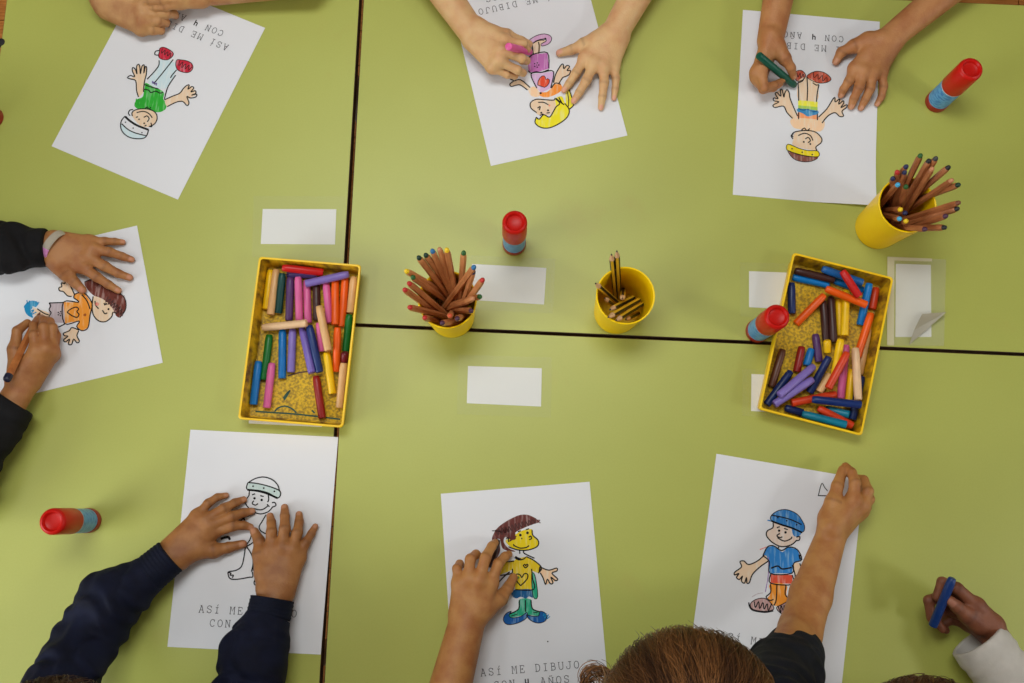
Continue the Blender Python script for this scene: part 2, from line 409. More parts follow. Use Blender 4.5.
# sheet 1: boy in green shirt (top left child)
s1 = Sheet('drawing_sheet', 'colouring sheet of a boy with green shirt and red shoes, upside down at top left', (-.4994, .4387, -3.5189), group=G)
C1 = (110, 20, 5.25)
gr = crayon_mat('green', (48, 172, 52)); rd = crayon_mat('red', (200, 40, 62)); lb = crayon_mat('pale_blue', (206, 226, 232))
s1.figure(C1, [
 ('f', lb, [(62, 545), (90, 572), (130, 592), (190, 606), (180, 618), (150, 624), (105, 617), (72, 595), (58, 568)]),
 ('f', K_skin, [(120, 510), (118, 490), (135, 474), (165, 467), (200, 468), (228, 478), (245, 497), (247, 522), (234, 546), (205, 562), (160, 555)]),
 ('f', gr, [(188, 330), (230, 352), (265, 366), (285, 385), (280, 415), (298, 440), (290, 470), (255, 485), (215, 476), (180, 463), (150, 468), (128, 450), (140, 418), (170, 405), (178, 378), (183, 350)]),
 ('f', lb, [(265, 212), (335, 222), (350, 258), (300, 352), (260, 360), (215, 340), (203, 318), (250, 250)]),
 ('f', K_skin, [(150, 405), (140, 370), (135, 318), (95, 306), (125, 300), (118, 262), (135, 262), (143, 238), (158, 240), (178, 240), (192, 252), (190, 290), (180, 325), (175, 378)]),
 ('f', K_skin, [(290, 418), (330, 400), (368, 385), (388, 360), (410, 345), (430, 352), (446, 372), (450, 395), (415, 412), (410, 445), (385, 430), (340, 436), (300, 455)]),
 ('f', rd, [(260, 165), (255, 190), (268, 205), (300, 210), (325, 195), (333, 175), (310, 155), (280, 143), (262, 150)], W),
 ('f', rd, [(352, 210), (345, 235), (355, 262), (385, 275), (415, 275), (435, 255), (430, 230), (405, 215), (375, 210)], W),
 ('s', [(80, 505), (60, 530), (57, 565), (72, 595), (105, 617), (150, 624), (185, 617), (200, 590)]),
 ('s', [(80, 507), (105, 530), (145, 555), (203, 577)], .0021), ('s', [(62, 545), (95, 575), (135, 594), (190, 608)]), ('s', [(203, 577), (195, 605)]),
 ('c', 82, 537, .0011), ('c', 122, 568, .0011), ('c', 168, 592, .0011),
 ('s', [(118, 505), (116, 488), (130, 474), (160, 467), (200, 468), (228, 478), (245, 497), (247, 522), (234, 546), (207, 560)]),
 ('s', [(122, 470), (105, 474), (97, 490), (106, 503)]), ('s', [(205, 558), (220, 560), (215, 540)]),
 ('c', 153, 522, .0013), ('c', 180, 543, .0013), ('s', [(136, 512), (148, 508)]), ('s', [(182, 558), (192, 552)]),
 ('s', [(178, 512), (194, 504), (206, 518), (196, 535)]), ('s', [(140, 487), (175, 480), (205, 492), (222, 514)]),
 ('s', [(183, 468), (195, 457), (205, 468), (215, 458)]),
 ('s', [(180, 364), (205, 370), (215, 382), (240, 374), (262, 384), (280, 380)]), ('s', [(182, 340), (215, 352), (255, 362)]),
 ('s', [(150, 405), (140, 370), (135, 320), (108, 310), (92, 303), (108, 292), (130, 298), (118, 268), (120, 250), (134, 260), (142, 284), (140, 245), (152, 233), (158, 255), (160, 284), (168, 245), (180, 238), (178, 280), (186, 246), (193, 252), (190, 290), (181, 325), (176, 378)]),
 ('s', [(285, 420), (330, 400), (366, 385), (386, 360), (402, 345), (416, 342), (410, 364), (430, 350), (440, 358), (425, 378), (448, 372), (450, 386), (428, 395), (455, 390), (450, 405), (422, 410), (404, 402), (415, 435), (405, 450), (385, 430), (362, 428), (330, 440), (300, 456)]),
 ('s', [(332, 208), (285, 268), (230, 335)]), ('s', [(258, 212), (252, 248), (195, 312)]), ('s', [(345, 290), (305, 350), (286, 415)]), ('s', [(350, 262), (325, 292), (318, 305)]),
 ('s', [(255, 185), (236, 182), (240, 165), (262, 160)]), ('s', zig(222, 325, 246, 340, 6, 5), .0012, crayon_mat('violet', (96, 70, 150))),
 ('s', zig(270, 160, 322, 188, 14, 7), .0007), ('s', zig(360, 225, 424, 260, 15, 8), .0007),
 ('s', zig(135, 430, 180, 440, 20, 8), .0009, gr),
]); s1.text(); s1.build()

# sheet 2: blonde girl with heart shirt
s2 = Sheet('drawing_sheet', 'colouring sheet of a blonde girl in a pink heart outfit, under two pale hands', (.1644, .5579, -2.8830), group=G)
C2 = (490, 0, 4.879)
pk = crayon_mat('pink', (218, 168, 208)); mg = crayon_mat('magenta', (198, 116, 186)); li = crayon_mat('lilac', (216, 178, 216))
og = crayon_mat('orange', (248, 150, 62)); yl = crayon_mat('yellow', (240, 226, 40)); hr = crayon_mat('heart_red', (228, 78, 50))
s2.figure(C2, [
 ('f', pk, [(188, 200), (225, 175), (265, 166), (295, 176), (300, 195), (285, 215), (255, 225), (250, 215), (275, 200), (262, 190), (225, 200), (205, 214)], W),
 ('f', K_skin, [(206, 214), (240, 198), (272, 198), (250, 218), (240, 262), (212, 264)]),
 ('p', mg, [(190, 285), (210, 266), (280, 258), (287, 335), (240, 350), (190, 352), (185, 320)]),
 ('p', li, [(200, 362), (310, 350), (298, 430), (250, 452), (228, 430)]),
 ('f', og, [(300, 430), (320, 405), (345, 412), (352, 435), (328, 457), (280, 475), (245, 468), (238, 450), (275, 450)]),
 ('f', K_peach, [(188, 440), (212, 422), (236, 440), (240, 470), (205, 470)]),
 ('f', K_skin, [(185, 440), (150, 415), (105, 420), (100, 408), (130, 392), (155, 392), (195, 428)]),
 ('f', K_skin, [(312, 405), (322, 362), (345, 322), (362, 320), (390, 328), (390, 350), (370, 376), (350, 382), (335, 410)]),
 ('f', K_skin, [(215, 540), (198, 520), (203, 498), (228, 485), (270, 486), (315, 488), (325, 520), (295, 558), (240, 562)]),
 ('f', yl, [(220, 600), (226, 572), (240, 580), (265, 560), (290, 570), (312, 542), (322, 520), (318, 482), (350, 470), (365, 500), (386, 535), (375, 570), (340, 600), (290, 622), (248, 620)]),
 ('f', yl, [(370, 450), (385, 440), (400, 480), (408, 512), (386, 530), (370, 505)]),
 ('p', hr, [(232, 415), (234, 398), (242, 382), (254, 371), (264, 370), (270, 378), (272, 388), (282, 384), (290, 390), (289, 404), (280, 418), (266, 427), (250, 422)], W),
 ('s', [(205, 214), (208, 240), (212, 266)]), ('s', [(236, 205), (240, 225), (238, 262)]), ('c', 270, 190, .0018, m_ink), ('s', [(205, 214), (235, 198), (265, 196)]),
 ('s', [(185, 290), (210, 266), (280, 258), (287, 335)]), ('s', [(187, 345), (200, 357), (225, 350), (250, 354), (287, 340)]),
 *flower(227, 318, 11), ('c', 227, 318, .0008),
 ('s', [(228, 430), (200, 362), (255, 353), (310, 350), (296, 430)]), ('c', 247, 455, .0018),
 ('s', [(183, 440), (150, 416), (128, 416), (104, 422), (97, 410), (115, 395), (98, 386)]), ('s', [(118, 396), (150, 390), (196, 428)]),
 ('s', [(310, 405), (320, 364), (345, 320), (357, 314), (360, 336), (375, 320), (388, 326), (376, 344), (393, 345), (386, 364), (368, 374), (354, 380), (335, 410)]),
 ('s', [(300, 430), (318, 406), (345, 412)]),
 ('s', [(228, 550), (200, 528), (198, 502), (225, 485), (268, 487), (310, 489), (318, 478)]),
 ('c', 250, 551, .0016), ('c', 283, 539, .0016), ('s', [(232, 528), (245, 520), (240, 538)]), ('s', [(235, 500), (262, 500), (285, 512)]), ('c', 290, 515, .0016, crayon_mat('blush', (240, 150, 110))), ('s', [(243, 564), (260, 556)]), ('s', [(276, 552), (292, 550)]),
 ('s', [(226, 572), (240, 582), (262, 560), (290, 572), (310, 543), (322, 522), (340, 505), (320, 482)]),
 ('s', [(226, 572), (220, 600), (248, 622), (290, 624), (340, 602), (378, 570), (386, 535), (365, 505)]),
 ('s', [(370, 450), (386, 440), (400, 480), (408, 512), (386, 534)]), ('s', [(378, 452), (384, 490), (382, 520)], .0009), ('s', [(322, 480), (345, 500), (362, 512)], .0012), ('s', [(335, 475), (352, 505)], .0012),
]); s2.text(); s2.build()

# sheet 3: child with yellow hat band (right top), its lower corner curling up
def curl3(x, y):  # corner near the pencil cup
    a = max(0.0, (0.085 - x) / 0.085) ; b = max(0.0, (y + .10) / .10)
    return .010 * a * b * b
s3 = Sheet('drawing_sheet', 'colouring sheet of a child with yellow hat band and striped shorts, touching the pencil cup', (.5309, .4565, -3.2058), curl3, G)
C3 = (740, 20, 4.269)
rb = crayon_mat('rust', (196, 84, 60)); ly = crayon_mat('lemon', (238, 232, 70)); lg = crayon_mat('lime', (170, 205, 90)); bl = crayon_mat('sky', (60, 140, 190))
sal = crayon_mat('salmon', (246, 158, 104)); gold = crayon_mat('gold', (240, 216, 30)); cap3 = crayon_mat('cocoa', (140, 84, 72))
s3.figure(C3, [
 ('f', rb, [(235, 225), (260, 215), (280, 235), (268, 256), (240, 260)], W), ('f', rb, [(285, 240), (320, 220), (360, 225), (388, 250), (375, 265), (340, 270), (305, 258)], W),
 ('f', K_skin, [(247, 268), (262, 250), (285, 245), (330, 268), (335, 278), (327, 350), (250, 345)]),
 ('p', ly, [(248, 342), (332, 350), (331, 372), (248, 364)]), ('p', lg, [(248, 364), (331, 372), (331, 386), (248, 378)]),
 ('f', bl, [(248, 378), (331, 388), (326, 405), (290, 412), (270, 400), (248, 394)]), ('f', sal, [(248, 394), (270, 400), (290, 412), (326, 405), (330, 428), (250, 424)]),
 ('f', K_peach, [(214, 430), (240, 418), (340, 426), (362, 440), (342, 476), (250, 466), (225, 455)]),
 ('f', K_skin, [(245, 410), (218, 345), (210, 312), (195, 300), (172, 300), (152, 312), (150, 342), (140, 365), (152, 374), (185, 368), (200, 395), (222, 422)]),
 ('f', K_skin, [(335, 415), (370, 380), (395, 342), (415, 335), (440, 348), (452, 368), (440, 392), (440, 410), (425, 412), (405, 397), (375, 412), (352, 438)]),
 ('f', K_skin, [(228, 510), (230, 488), (250, 474), (285, 472), (325, 480), (348, 505), (345, 527), (325, 545), (325, 558), (230, 538)]),
 ('f', gold, [(205, 530), (250, 548), (290, 558), (332, 560), (334, 584), (280, 580), (240, 570), (200, 555)], W),
 ('f', cap3, [(203, 558), (240, 572), (285, 582), (332, 587), (305, 603), (265, 605), (228, 592)], W),
 ('s', [(247, 268), (250, 300), (250, 345)]), ('s', [(285, 240), (288, 290), (286, 345)]), ('s', [(337, 276), (330, 310), (326, 350)]), ('s', [(247, 268), (265, 262), (272, 250)]), ('s', [(310, 268), (325, 278), (337, 276)]),
 ('s', zig(310, 235, 375, 258, 12, 7), .0007), ('s', zig(242, 235, 275, 240, 10, 5), .0007),
 ('s', [(248, 378), (270, 385), (290, 382), (310, 392), (331, 388)], .0013, crayon_mat('deep_blue', (30, 90, 140))),
 ('s', [(245, 410), (215, 340), (210, 312), (200, 298), (190, 315), (187, 330), (180, 300), (172, 299), (174, 326), (158, 310), (150, 316), (162, 336), (144, 333), (144, 345), (166, 350), (141, 364), (150, 374), (185, 368), (200, 395), (224, 420)]),
 ('s', [(335, 415), (370, 380), (395, 340), (405, 332), (406, 350), (425, 338), (421, 360), (440, 345), (442, 356), (430, 375), (455, 362), (454, 374), (435, 390), (442, 410), (425, 412), (405, 396), (375, 410), (350, 440)]),
 ('s', [(250, 395), (250, 424)]), ('s', [(330, 400), (330, 428)]),
 ('s', [(226, 500), (222, 490), (235, 478), (280, 472), (322, 479), (348, 505), (345, 525), (324, 542), (328, 558)]), ('s', [(228, 485), (218, 495), (226, 508)]),
 ('c', 272, 521, .0015), ('c', 300, 530, .0015), ('s', [(278, 508), (292, 502), (300, 516), (290, 524)]), ('s', [(248, 494), (275, 484), (300, 494), (311, 515)]),
 ('s', [(262, 470), (275, 462), (285, 472), (298, 464)]),
 ('c', 222, 550, .0012), ('c', 265, 565, .0012), ('c', 308, 575, .0012),
]); s3.text(); s3.build()

# sheet 4: brown haired girl, left edge
s4 = Sheet('drawing_sheet', 'colouring sheet of a girl with brown hair and orange shirt, sideways at the left edge', (-.5561, .3973, -1.3017), group=G)
C4 = (0, 260, 4.88)
br = crayon_mat('brown', (112, 54, 44)); os_ = crayon_mat('amber', (240, 152, 52)); gy = crayon_mat('greylilac', (190, 174, 180)); tb = crayon_mat('turquoise', (28, 140, 192))
s4.figure(C4, [
 ('f', K_skin, [(455, 180), (450, 222), (456, 265), (480, 297), (515, 300), (552, 268), (555, 225), (520, 180), (485, 165)]),
 ('f', br, [(412, 108), (450, 95), (490, 120), (540, 150), (590, 165), (614, 200), (612, 245), (585, 280), (565, 270), (550, 238), (522, 205), (490, 185), (455, 172), (425, 140)]),
 ('p', os_, [(368, 165), (410, 160), (450, 212), (440, 268), (430, 330), (400, 345), (375, 325), (385, 297), (315, 310), (310, 206), (385, 206), (360, 185)]),
 ('p', gy, [(242, 210), (312, 208), (318, 308), (275, 305), (245, 295), (238, 255)]),
 ('f', K_skin, [(365, 172), (345, 130), (325, 102), (300, 112), (290, 145), (312, 156), (332, 175)]),
 ('f', K_skin, [(385, 340), (350, 332), (315, 358), (312, 390), (340, 410), (365, 395), (386, 398), (378, 372)]),
 ('f', tb, [(120, 225), (135, 208), (160, 198), (188, 210), (175, 230), (157, 226), (150, 252), (162, 282), (135, 270), (122, 250)]),
 ('f', K_skin, [(165, 232), (185, 240), (238, 258), (238, 285), (180, 275), (160, 255)]),
 ('s', [(455, 178), (450, 220), (455, 265), (480, 296), (515, 301), (545, 278), (552, 255), (572, 262)]), ('s', [(412, 108), (450, 96), (490, 120), (540, 150), (590, 166), (614, 200), (612, 245), (585, 282)], .0009),
 ('s', zig(430, 120, 600, 190, 18, 16), .0009, br), ('s', zig(520, 190, 600, 260, 16, 14), .0009, mat('ink_brown', (70, 30, 26), .7)), ('s', zig(560, 180, 590, 275, 14, 10), .0009, br),
 ('c', 518, 215, .0016), ('c', 530, 240, .0016), ('s', [(464, 200), (468, 222), (482, 238)]), ('s', [(500, 245), (512, 262), (524, 258)]), ('c', 475, 215, .0028, crayon_mat('cheek', (226, 130, 110))), ('s', [(508, 210), (512, 222)]),
 ('s', [(360, 185), (368, 166), (410, 160), (450, 212), (440, 268), (430, 330), (400, 345), (375, 325), (386, 298), (315, 310), (310, 206), (385, 207), (360, 185)]),
 ('s', [(328, 255), (345, 240), (372, 230), (384, 240), (376, 252), (386, 266), (376, 280), (352, 272), (328, 255)]), ('c', 415, 268, .0022, crayon_mat('dark_orange', (170, 90, 40))), ('s', [(400, 170), (425, 200), (440, 240)]),
 ('s', [(240, 210), (312, 208)]), ('s', [(240, 210), (248, 225), (240, 242), (250, 258), (240, 275), (250, 288), (245, 296)]), ('s', [(245, 296), (275, 328), (318, 312)]),
 *flower(293, 262, 10), ('c', 293, 262, .0008),
 ('s', [(365, 170), (346, 130), (335, 106), (320, 100), (316, 116), (300, 112), (302, 130), (288, 136), (291, 150), (310, 155), (330, 175), (350, 178)]),
 ('s', [(385, 342), (352, 330), (338, 346), (310, 358), (316, 370), (332, 372), (311, 390), (320, 400), (340, 386), (334, 410), (350, 412), (360, 386), (376, 404), (388, 396), (376, 370), (385, 345)]),
 ('s', zig(125, 215, 165, 265, 16, 8), .0011, tb), ('s', zig(130, 205, 190, 212, 9, 8), .0009, tb), ('s', [(182, 238), (215, 260), (238, 268)]), ('s', [(185, 262), (205, 280), (238, 288)]),
]); s4.text(); s4.build()

# sheet 5: uncoloured line drawing, bottom left
s5 = Sheet('drawing_sheet', 'uncoloured colouring sheet of a boy in line art, under the navy-sleeved hands', (-.4526, .1002, -.0226), group=G)
C5 = (190, 460, 4.879)
gt = crayon_mat('mint', (196, 214, 210))
s5.figure(C5, [
 ('f', gt, [(283, 110), (330, 115), (390, 130), (440, 153), (430, 185), (380, 160), (330, 148), (278, 142)]),
 ('s', [(285, 110), (320, 90), (360, 83), (400, 95), (428, 122), (437, 153)]), ('s', [(283, 110), (330, 115), (390, 130), (440, 153), (430, 185), (380, 160), (330, 148), (278, 142), (283, 110)]), ('s', [(280, 145), (330, 151), (380, 165), (428, 187)], .0018),
 ('c', 308, 128, .0013), ('c', 360, 137, .0013), ('c', 412, 153, .0013),
 ('s', [(290, 150), (288, 172), (280, 185), (268, 205), (285, 232), (310, 252), (345, 263), (382, 252), (404, 228)]), ('s', [(400, 208), (414, 208), (419, 222), (402, 230)]), ('s', [(382, 166), (384, 195), (378, 205)]),
 ('c', 315, 187, .0018), ('c', 350, 195, .0018), ('s', [(303, 170), (318, 165)]), ('s', [(343, 174), (360, 178)]), ('s', [(312, 198), (304, 212), (320, 220), (332, 212)]), ('s', [(308, 236), (340, 243), (362, 238), (382, 222)]), ('s', [(376, 216), (388, 228)]),
 ('s', [(318, 262), (290, 272), (262, 282), (248, 300), (258, 306)]), ('s', [(372, 266), (352, 300), (338, 325), (345, 345), (370, 360)]), ('s', [(262, 282), (270, 300), (280, 306)], .0016),
 ('s', [(300, 365), (292, 390), (270, 420)]), ('s', [(270, 425), (300, 408), (322, 390)]), ('s', [(150, 385), (185, 375), (195, 390)], .0022),
 ('s', [(270, 425), (264, 470), (252, 518), (225, 538), (190, 545), (186, 556), (196, 578), (230, 582), (290, 572), (306, 570), (304, 545)]), ('s', [(188, 550), (200, 552), (196, 562), (212, 562), (206, 574)]),
 ('s', [(278, 425), (300, 460), (308, 500), (300, 545)]), ('s', [(318, 400), (318, 460), (308, 540)]), ('s', [(300, 462), (316, 458)]),
 ('s', [(340, 552), (318, 582), (314, 605), (335, 616), (360, 612)]), ('s', [(316, 594), (340, 588), (360, 590)]), ('s', [(325, 570), (338, 548)], .002),
]); s5.text(); s5.build()

# sheet 6: yellow shirt girl, bottom centre
s6 = Sheet('drawing_sheet', 'colouring sheet of a girl with yellow face and yellow heart shirt, at the bottom centre', (-.0941, .0201, .1068), group=G)
C6 = (450, 500, 4.877)
yf = crayon_mat('face_yellow', (236, 208, 24)); ys = crayon_mat('shirt_yellow', (228, 196, 34)); h6 = crayon_mat('hair_brown', (104, 52, 48)); bl6 = crayon_mat('denim', (28, 92, 146)); te = crayon_mat('teal', (40, 168, 128)); ib = crayon_mat('cobalt', (22, 90, 164))
s6.figure(C6, [
 ('f', yf, [(285, 190), (320, 168), (350, 150), (400, 143), (406, 175), (430, 197), (425, 225), (380, 243), (330, 242), (292, 226), (270, 200)]),
 ('f', h6, [(205, 195), (215, 160), (240, 128), (290, 95), (345, 72), (392, 76), (435, 105), (400, 120), (352, 140), (318, 160), (322, 188), (300, 195), (270, 180), (262, 205), (285, 235), (320, 250), (290, 250), (255, 235), (242, 190)]),
 ('f', h6, [(225, 200), (243, 225), (240, 262), (205, 310), (190, 290), (205, 240)]),
 ('p', ys, [(245, 308), (310, 298), (325, 285), (372, 276), (410, 295), (447, 330), (430, 357), (400, 345), (408, 435), (318, 436), (315, 370), (300, 342), (245, 365)]),
 ('f', bl6, [(305, 440), (408, 437), (406, 476), (385, 470), (370, 481), (345, 472), (325, 480), (305, 470)]),
 ('f', te, [(398, 362), (415, 370), (428, 470), (405, 470)], W),
 ('f', te, [(338, 485), (395, 485), (400, 530), (438, 545), (430, 565), (375, 560), (300, 572), (288, 556), (332, 532)]),
 ('f', ib, [(260, 585), (272, 555), (300, 542), (288, 560), (300, 574), (345, 568), (375, 548), (372, 576), (330, 600), (280, 607)], W),
 ('f', ib, [(372, 560), (400, 566), (432, 565), (440, 542), (468, 556), (466, 588), (430, 600), (392, 586)], W),
 ('f', K_peach, [(447, 330), (482, 342), (520, 332), (522, 345), (500, 358), (525, 385), (512, 395), (500, 405), (486, 405), (465, 412), (452, 380), (440, 355)]),
 ('s', zig(225, 160, 420, 100, 16, 24), .0009, mat('ink_brown', (70, 30, 26), .7)), ('s', zig(260, 140, 310, 190, 22, 12), .0009, h6), ('s', zig(215, 215, 215, 295, 12, 10), .0009, mat('ink_brown', (70, 30, 26), .7)),
 ('s', [(205, 150), (240, 152), (250, 160)], .0008), ('s', [(400, 145), (404, 172), (430, 197), (426, 226), (380, 244), (330, 243), (285, 228)]),
 ('c', 343, 171, .0020), ('c', 378, 160, .0020), ('s', [(330, 155), (345, 150)]), ('s', [(370, 145), (385, 140)]), ('s', [(384, 182), (394, 176), (397, 188), (386, 194)]), ('s', [(312, 222), (340, 234), (370, 232), (386, 222)]), ('s', [(310, 214), (312, 226)]), ('s', [(275, 190), (284, 184), (286, 205)]), ('s', [(348, 186), (352, 190)]),
 ('s', [(340, 245), (340, 262)]), ('s', [(362, 245), (362, 260), (412, 284)]), ('s', [(315, 280), (335, 292), (358, 288), (370, 278)]), ('s', [(318, 276), (330, 283), (345, 288)], .0016),
 ('s', [(245, 305), (312, 298)]), ('s', [(372, 276), (410, 295), (447, 330), (430, 357)]), ('s', [(398, 335), (402, 380), (408, 436), (318, 437)]), ('s', [(304, 335), (300, 358), (245, 368)]), ('s', [(230, 410), (262, 375), (292, 350)]),
 ('s', [(345, 418), (318, 385), (325, 362), (342, 365), (350, 378), (362, 360), (378, 362), (376, 385), (345, 418)]), ('c', 333, 378, .0018, crayon_mat('leaf', (90, 140, 60))),
 ('s', [(368, 332), (358, 320), (365, 314), (369, 320), (376, 313), (380, 320), (368, 332)]),
 ('s', [(338, 488), (334, 532), (290, 556)]), ('s', [(368, 488), (368, 545)]), ('s', [(395, 488), (402, 530), (438, 545)]), ('s', [(298, 566), (330, 556)], .0007), ('s', [(405, 550), (428, 548)], .0007),
 ('s', [(440, 325), (436, 350)], .0016), ('s', [(447, 330), (482, 342), (520, 332), (521, 346), (497, 357), (525, 385), (514, 393), (492, 376), (502, 404), (489, 408), (475, 386), (466, 412), (454, 380), (440, 355)]),
 ('s', zig(455, 555, 482, 575, 12, 6), .0007, tb), ('c', 477, 690, .001),
 ('s', [(420, 100), (438, 98), (432, 108), (442, 112)], .0007, h6),
]); s6.text(); s6.build()

# sheet 7: blue capped boy, right of the bottom centre
s7 = Sheet('drawing_sheet', 'colouring sheet of a boy in blue cap and shirt, under the outstretched arm', (.2939, .0867, -.1416), group=G)
C7 = (720, 450, 4.018)
cb = crayon_mat('cap_blue', (46, 122, 192)); sb = crayon_mat('shirt_blue', (48, 130, 204)); ro = crayon_mat('belt_red', (222, 84, 58)); po = crayon_mat('pants', (236, 146, 46)); sh = crayon_mat('shoe', (190, 150, 146)); f7 = crayon_mat('face', (228, 206, 190))
s7.figure(C7, [
 ('f', f7, [(213, 290), (212, 312), (188, 328), (190, 350), (212, 372), (246, 387), (286, 380), (312, 360), (320, 345), (310, 310), (250, 295)]),
 ('f', cb, [(290, 312), (328, 325), (318, 345), (296, 345)]),
 ('f', cb, [(207, 262), (235, 243), (270, 240), (310, 258), (333, 290), (340, 312), (330, 330), (290, 312), (240, 297), (205, 282)], W),
 ('p', sb, [(188, 392), (215, 385), (245, 402), (275, 390), (310, 400), (328, 440), (296, 455), (288, 495), (200, 496), (196, 447), (172, 425)]),
 ('f', m_paper, [(225, 390), (246, 404), (268, 392), (250, 410)]), ('p', ro, [(204, 498), (290, 502), (292, 538), (203, 534)]),
 ('f', po, [(200, 538), (266, 540), (266, 580), (280, 602), (262, 624), (215, 625), (190, 600), (204, 575)]),
 ('f', K_skin, [(180, 422), (150, 446), (115, 460), (90, 446), (82, 458), (84, 472), (62, 492), (62, 505), (75, 520), (92, 535), (112, 533), (130, 500), (160, 472), (192, 447)]),
 ('f', K_skin, [(292, 462), (318, 455), (333, 492), (325, 540), (300, 540), (305, 505)]),
 ('f', sh, [(122, 618), (145, 600), (180, 596), (208, 620), (215, 640), (180, 648), (132, 640)], W), ('f', sh, [(226, 635), (250, 620), (272, 612), (280, 650), (252, 660)], W),
 ('s', [(205, 262), (240, 268), (285, 280), (328, 300)]), ('s', [(204, 284), (240, 298), (290, 314), (330, 332)], .0016), ('s', [(190, 282), (206, 285)], .0012, cb),
 ('c', 232, 272, .0012), ('c', 268, 284, .0012), ('c', 308, 300, .0012),
 ('s', [(213, 292), (212, 312), (190, 325), (187, 345), (210, 371), (246, 388), (286, 381), (308, 362)]), ('s', [(306, 350), (320, 348), (318, 362), (306, 364)]),
 ('c', 237, 324, .0018), ('c', 263, 331, .0018), ('s', [(228, 312), (240, 308)]), ('s', [(257, 315), (272, 320)]), ('s', [(240, 335), (228, 345), (242, 352), (250, 348)]), ('s', [(230, 352), (258, 366), (285, 356), (288, 348)]),
 ('s', [(234, 388), (236, 394)]), ('s', [(172, 425), (190, 390), (215, 385), (247, 404), (275, 390), (310, 400), (328, 440), (296, 455), (288, 495), (202, 496), (197, 447), (172, 425)]), ('s', [(205, 475), (232, 466), (250, 478), (288, 472)], .0014), ('s', [(318, 420), (322, 440)], .0016),
 ('s', [(204, 498), (203, 535), (292, 540), (290, 502)]), ('s', [(228, 540), (226, 600), (216, 625)]), ('s', [(265, 542), (262, 580), (280, 602), (265, 615)]), ('s', [(203, 540), (203, 572), (185, 590), (200, 604), (215, 600)]),
 ('s', [(195, 430), (194, 500), (182, 570)], .0007, crayon_mat('violet2', (150, 110, 180))), ('s', [(160, 400), (185, 390)], .0007, hr),
 ('s', [(178, 422), (150, 446), (115, 460), (96, 446), (80, 449), (86, 470), (60, 490), (58, 502), (76, 496), (66, 512), (78, 520), (90, 506), (86, 526), (98, 535), (106, 512), (108, 534), (118, 532), (130, 500), (160, 470), (194, 446)]),
 ('s', [(290, 462), (302, 505), (300, 540)]), ('s', [(320, 455), (333, 490)]),
 ('s', zig(135, 620, 205, 632, 14, 8), .001), ('s', zig(235, 640, 272, 632, 14, 6), .001), ('s', [(115, 612), (120, 632), (135, 645), (180, 652), (214, 646)], .0012), ('s', [(128, 590), (150, 578), (172, 574)], .0006, gy),
 ('s', [(395, 182), (408, 135), (420, 150), (432, 165)], .0008), ('s', [(393, 183), (428, 184)], .0009),
]); s7.text(); s7.build()

# ------------------------------------------------------------------ name cards under clear tape
m_card = mat('card_white', (226, 226, 224), rough=0.8, spec=0.2)
def tape_mat(name, alpha, col, rough, bump):
    m = mat(name, col, rough=rough, spec=0.5, alpha=alpha, bump=bump, bscale=60)
    return m
m_tape = tape_mat('clear_tape', .03, (214, 214, 190), .25, .08)
m_tape_old = tape_mat('peeling_tape', .12, (222, 220, 196), .16, .5)
m_flap = tape_mat('tape_flap', .62, (176, 168, 146), .3, .25)
def quad_slab(name, px, z, th, m, parent=None, origin=None):
    P = [U(u, v, z) for u, v in px]
    b = MB(); lo = [(p[0], p[1], z) for p in P]; hi = [(p[0], p[1], z + th) for p in P]
    ar = sum(lo[i][0] * lo[(i + 1) % 4][1] - lo[(i + 1) % 4][0] * lo[i][1] for i in range(4))
    if ar < 0: lo.reverse(); hi.reverse()
    b.rings([lo, hi]); return b.build(name, m, parent)
def name_card(px, tpx, label, tm=None):
    c = sum(U(u, v) for u, v in px) / 4
    e = empty('name_card', (c[0], c[1], 0), label, 'card', 'blank name cards taped to the tables')
    quad_slab('card', px, .0001, .0003, m_card, e)
    t = quad_slab('tape', tpx, .0006, .00015, tm or m_tape, e)
    return e, t
def grow(px, a, b):
    (x0, y0), (x1, y1), (x2, y2), (x3, y3) = px
    return [(x0 - a, y0 - b), (x1 + a, y1 - b), (x2 + a, y2 + b), (x3 - a, y3 + b)]
q = [(262.8, 209), (336.3, 209.3), (335, 244.5), (260.8, 244)]; name_card(q, grow(q, 9, 13), 'blank white name card just above the yellow tray on the left table')
q = [(472, 264), (546.3, 268), (544, 304.5), (471, 300)]; name_card(q, grow(q, 9, 9), 'blank white name card right of the coloured pencil cup, below the central glue stick')
q = [(468, 366), (541.8, 368.3), (541, 406.6), (466.8, 403.2)]; name_card(q, grow(q, 10, 11), 'blank white name card alone on the lower right table, below the long seam')
q = [(749, 271.2), (823, 274), (822, 311), (749, 307.2)]; name_card(q, grow(q, 9, 9), 'white name card half hidden under the right crayon tray, above the glue stick')
q = [(751.5, 374), (825, 377.5), (824.5, 415), (751, 411)]; name_card(q, grow(q, 9, 5), 'white name card peeking out at the lower left of the right crayon tray')
q = [(249, 389), (323, 392), (322, 427), (248.8, 423.4)]; name_card(q, grow(q, 7, -1), 'white name card almost covered by the left crayon tray, thin strip showing below it')
q = [(895.8, 263.8), (930.8, 265), (931.3, 337), (895.4, 337)]
e6, t6 = name_card(q, [(887.5, 256.5), (946, 259.5), (944, 346), (887, 345.3)], 'upright white name card under wrinkled peeling tape right of the right tray', m_tape_old)
m_tape_glare = tape_mat('tape_glare_cream', .6, (238, 232, 196), .2, .3)  # glare along the tape's left and top border, painted as cream strips
quad_slab('tape_glare', [(887.4, 256.8), (894.4, 257.0), (894.0, 345.6), (887.0, 345.2)], .00078, .00008, m_tape_glare, e6).parent = t6
quad_slab('tape_glare', [(894.4, 257.0), (932, 258.6), (932, 261.6), (894.4, 260.6)], .00078, .00008, m_tape_glare, e6).parent = t6
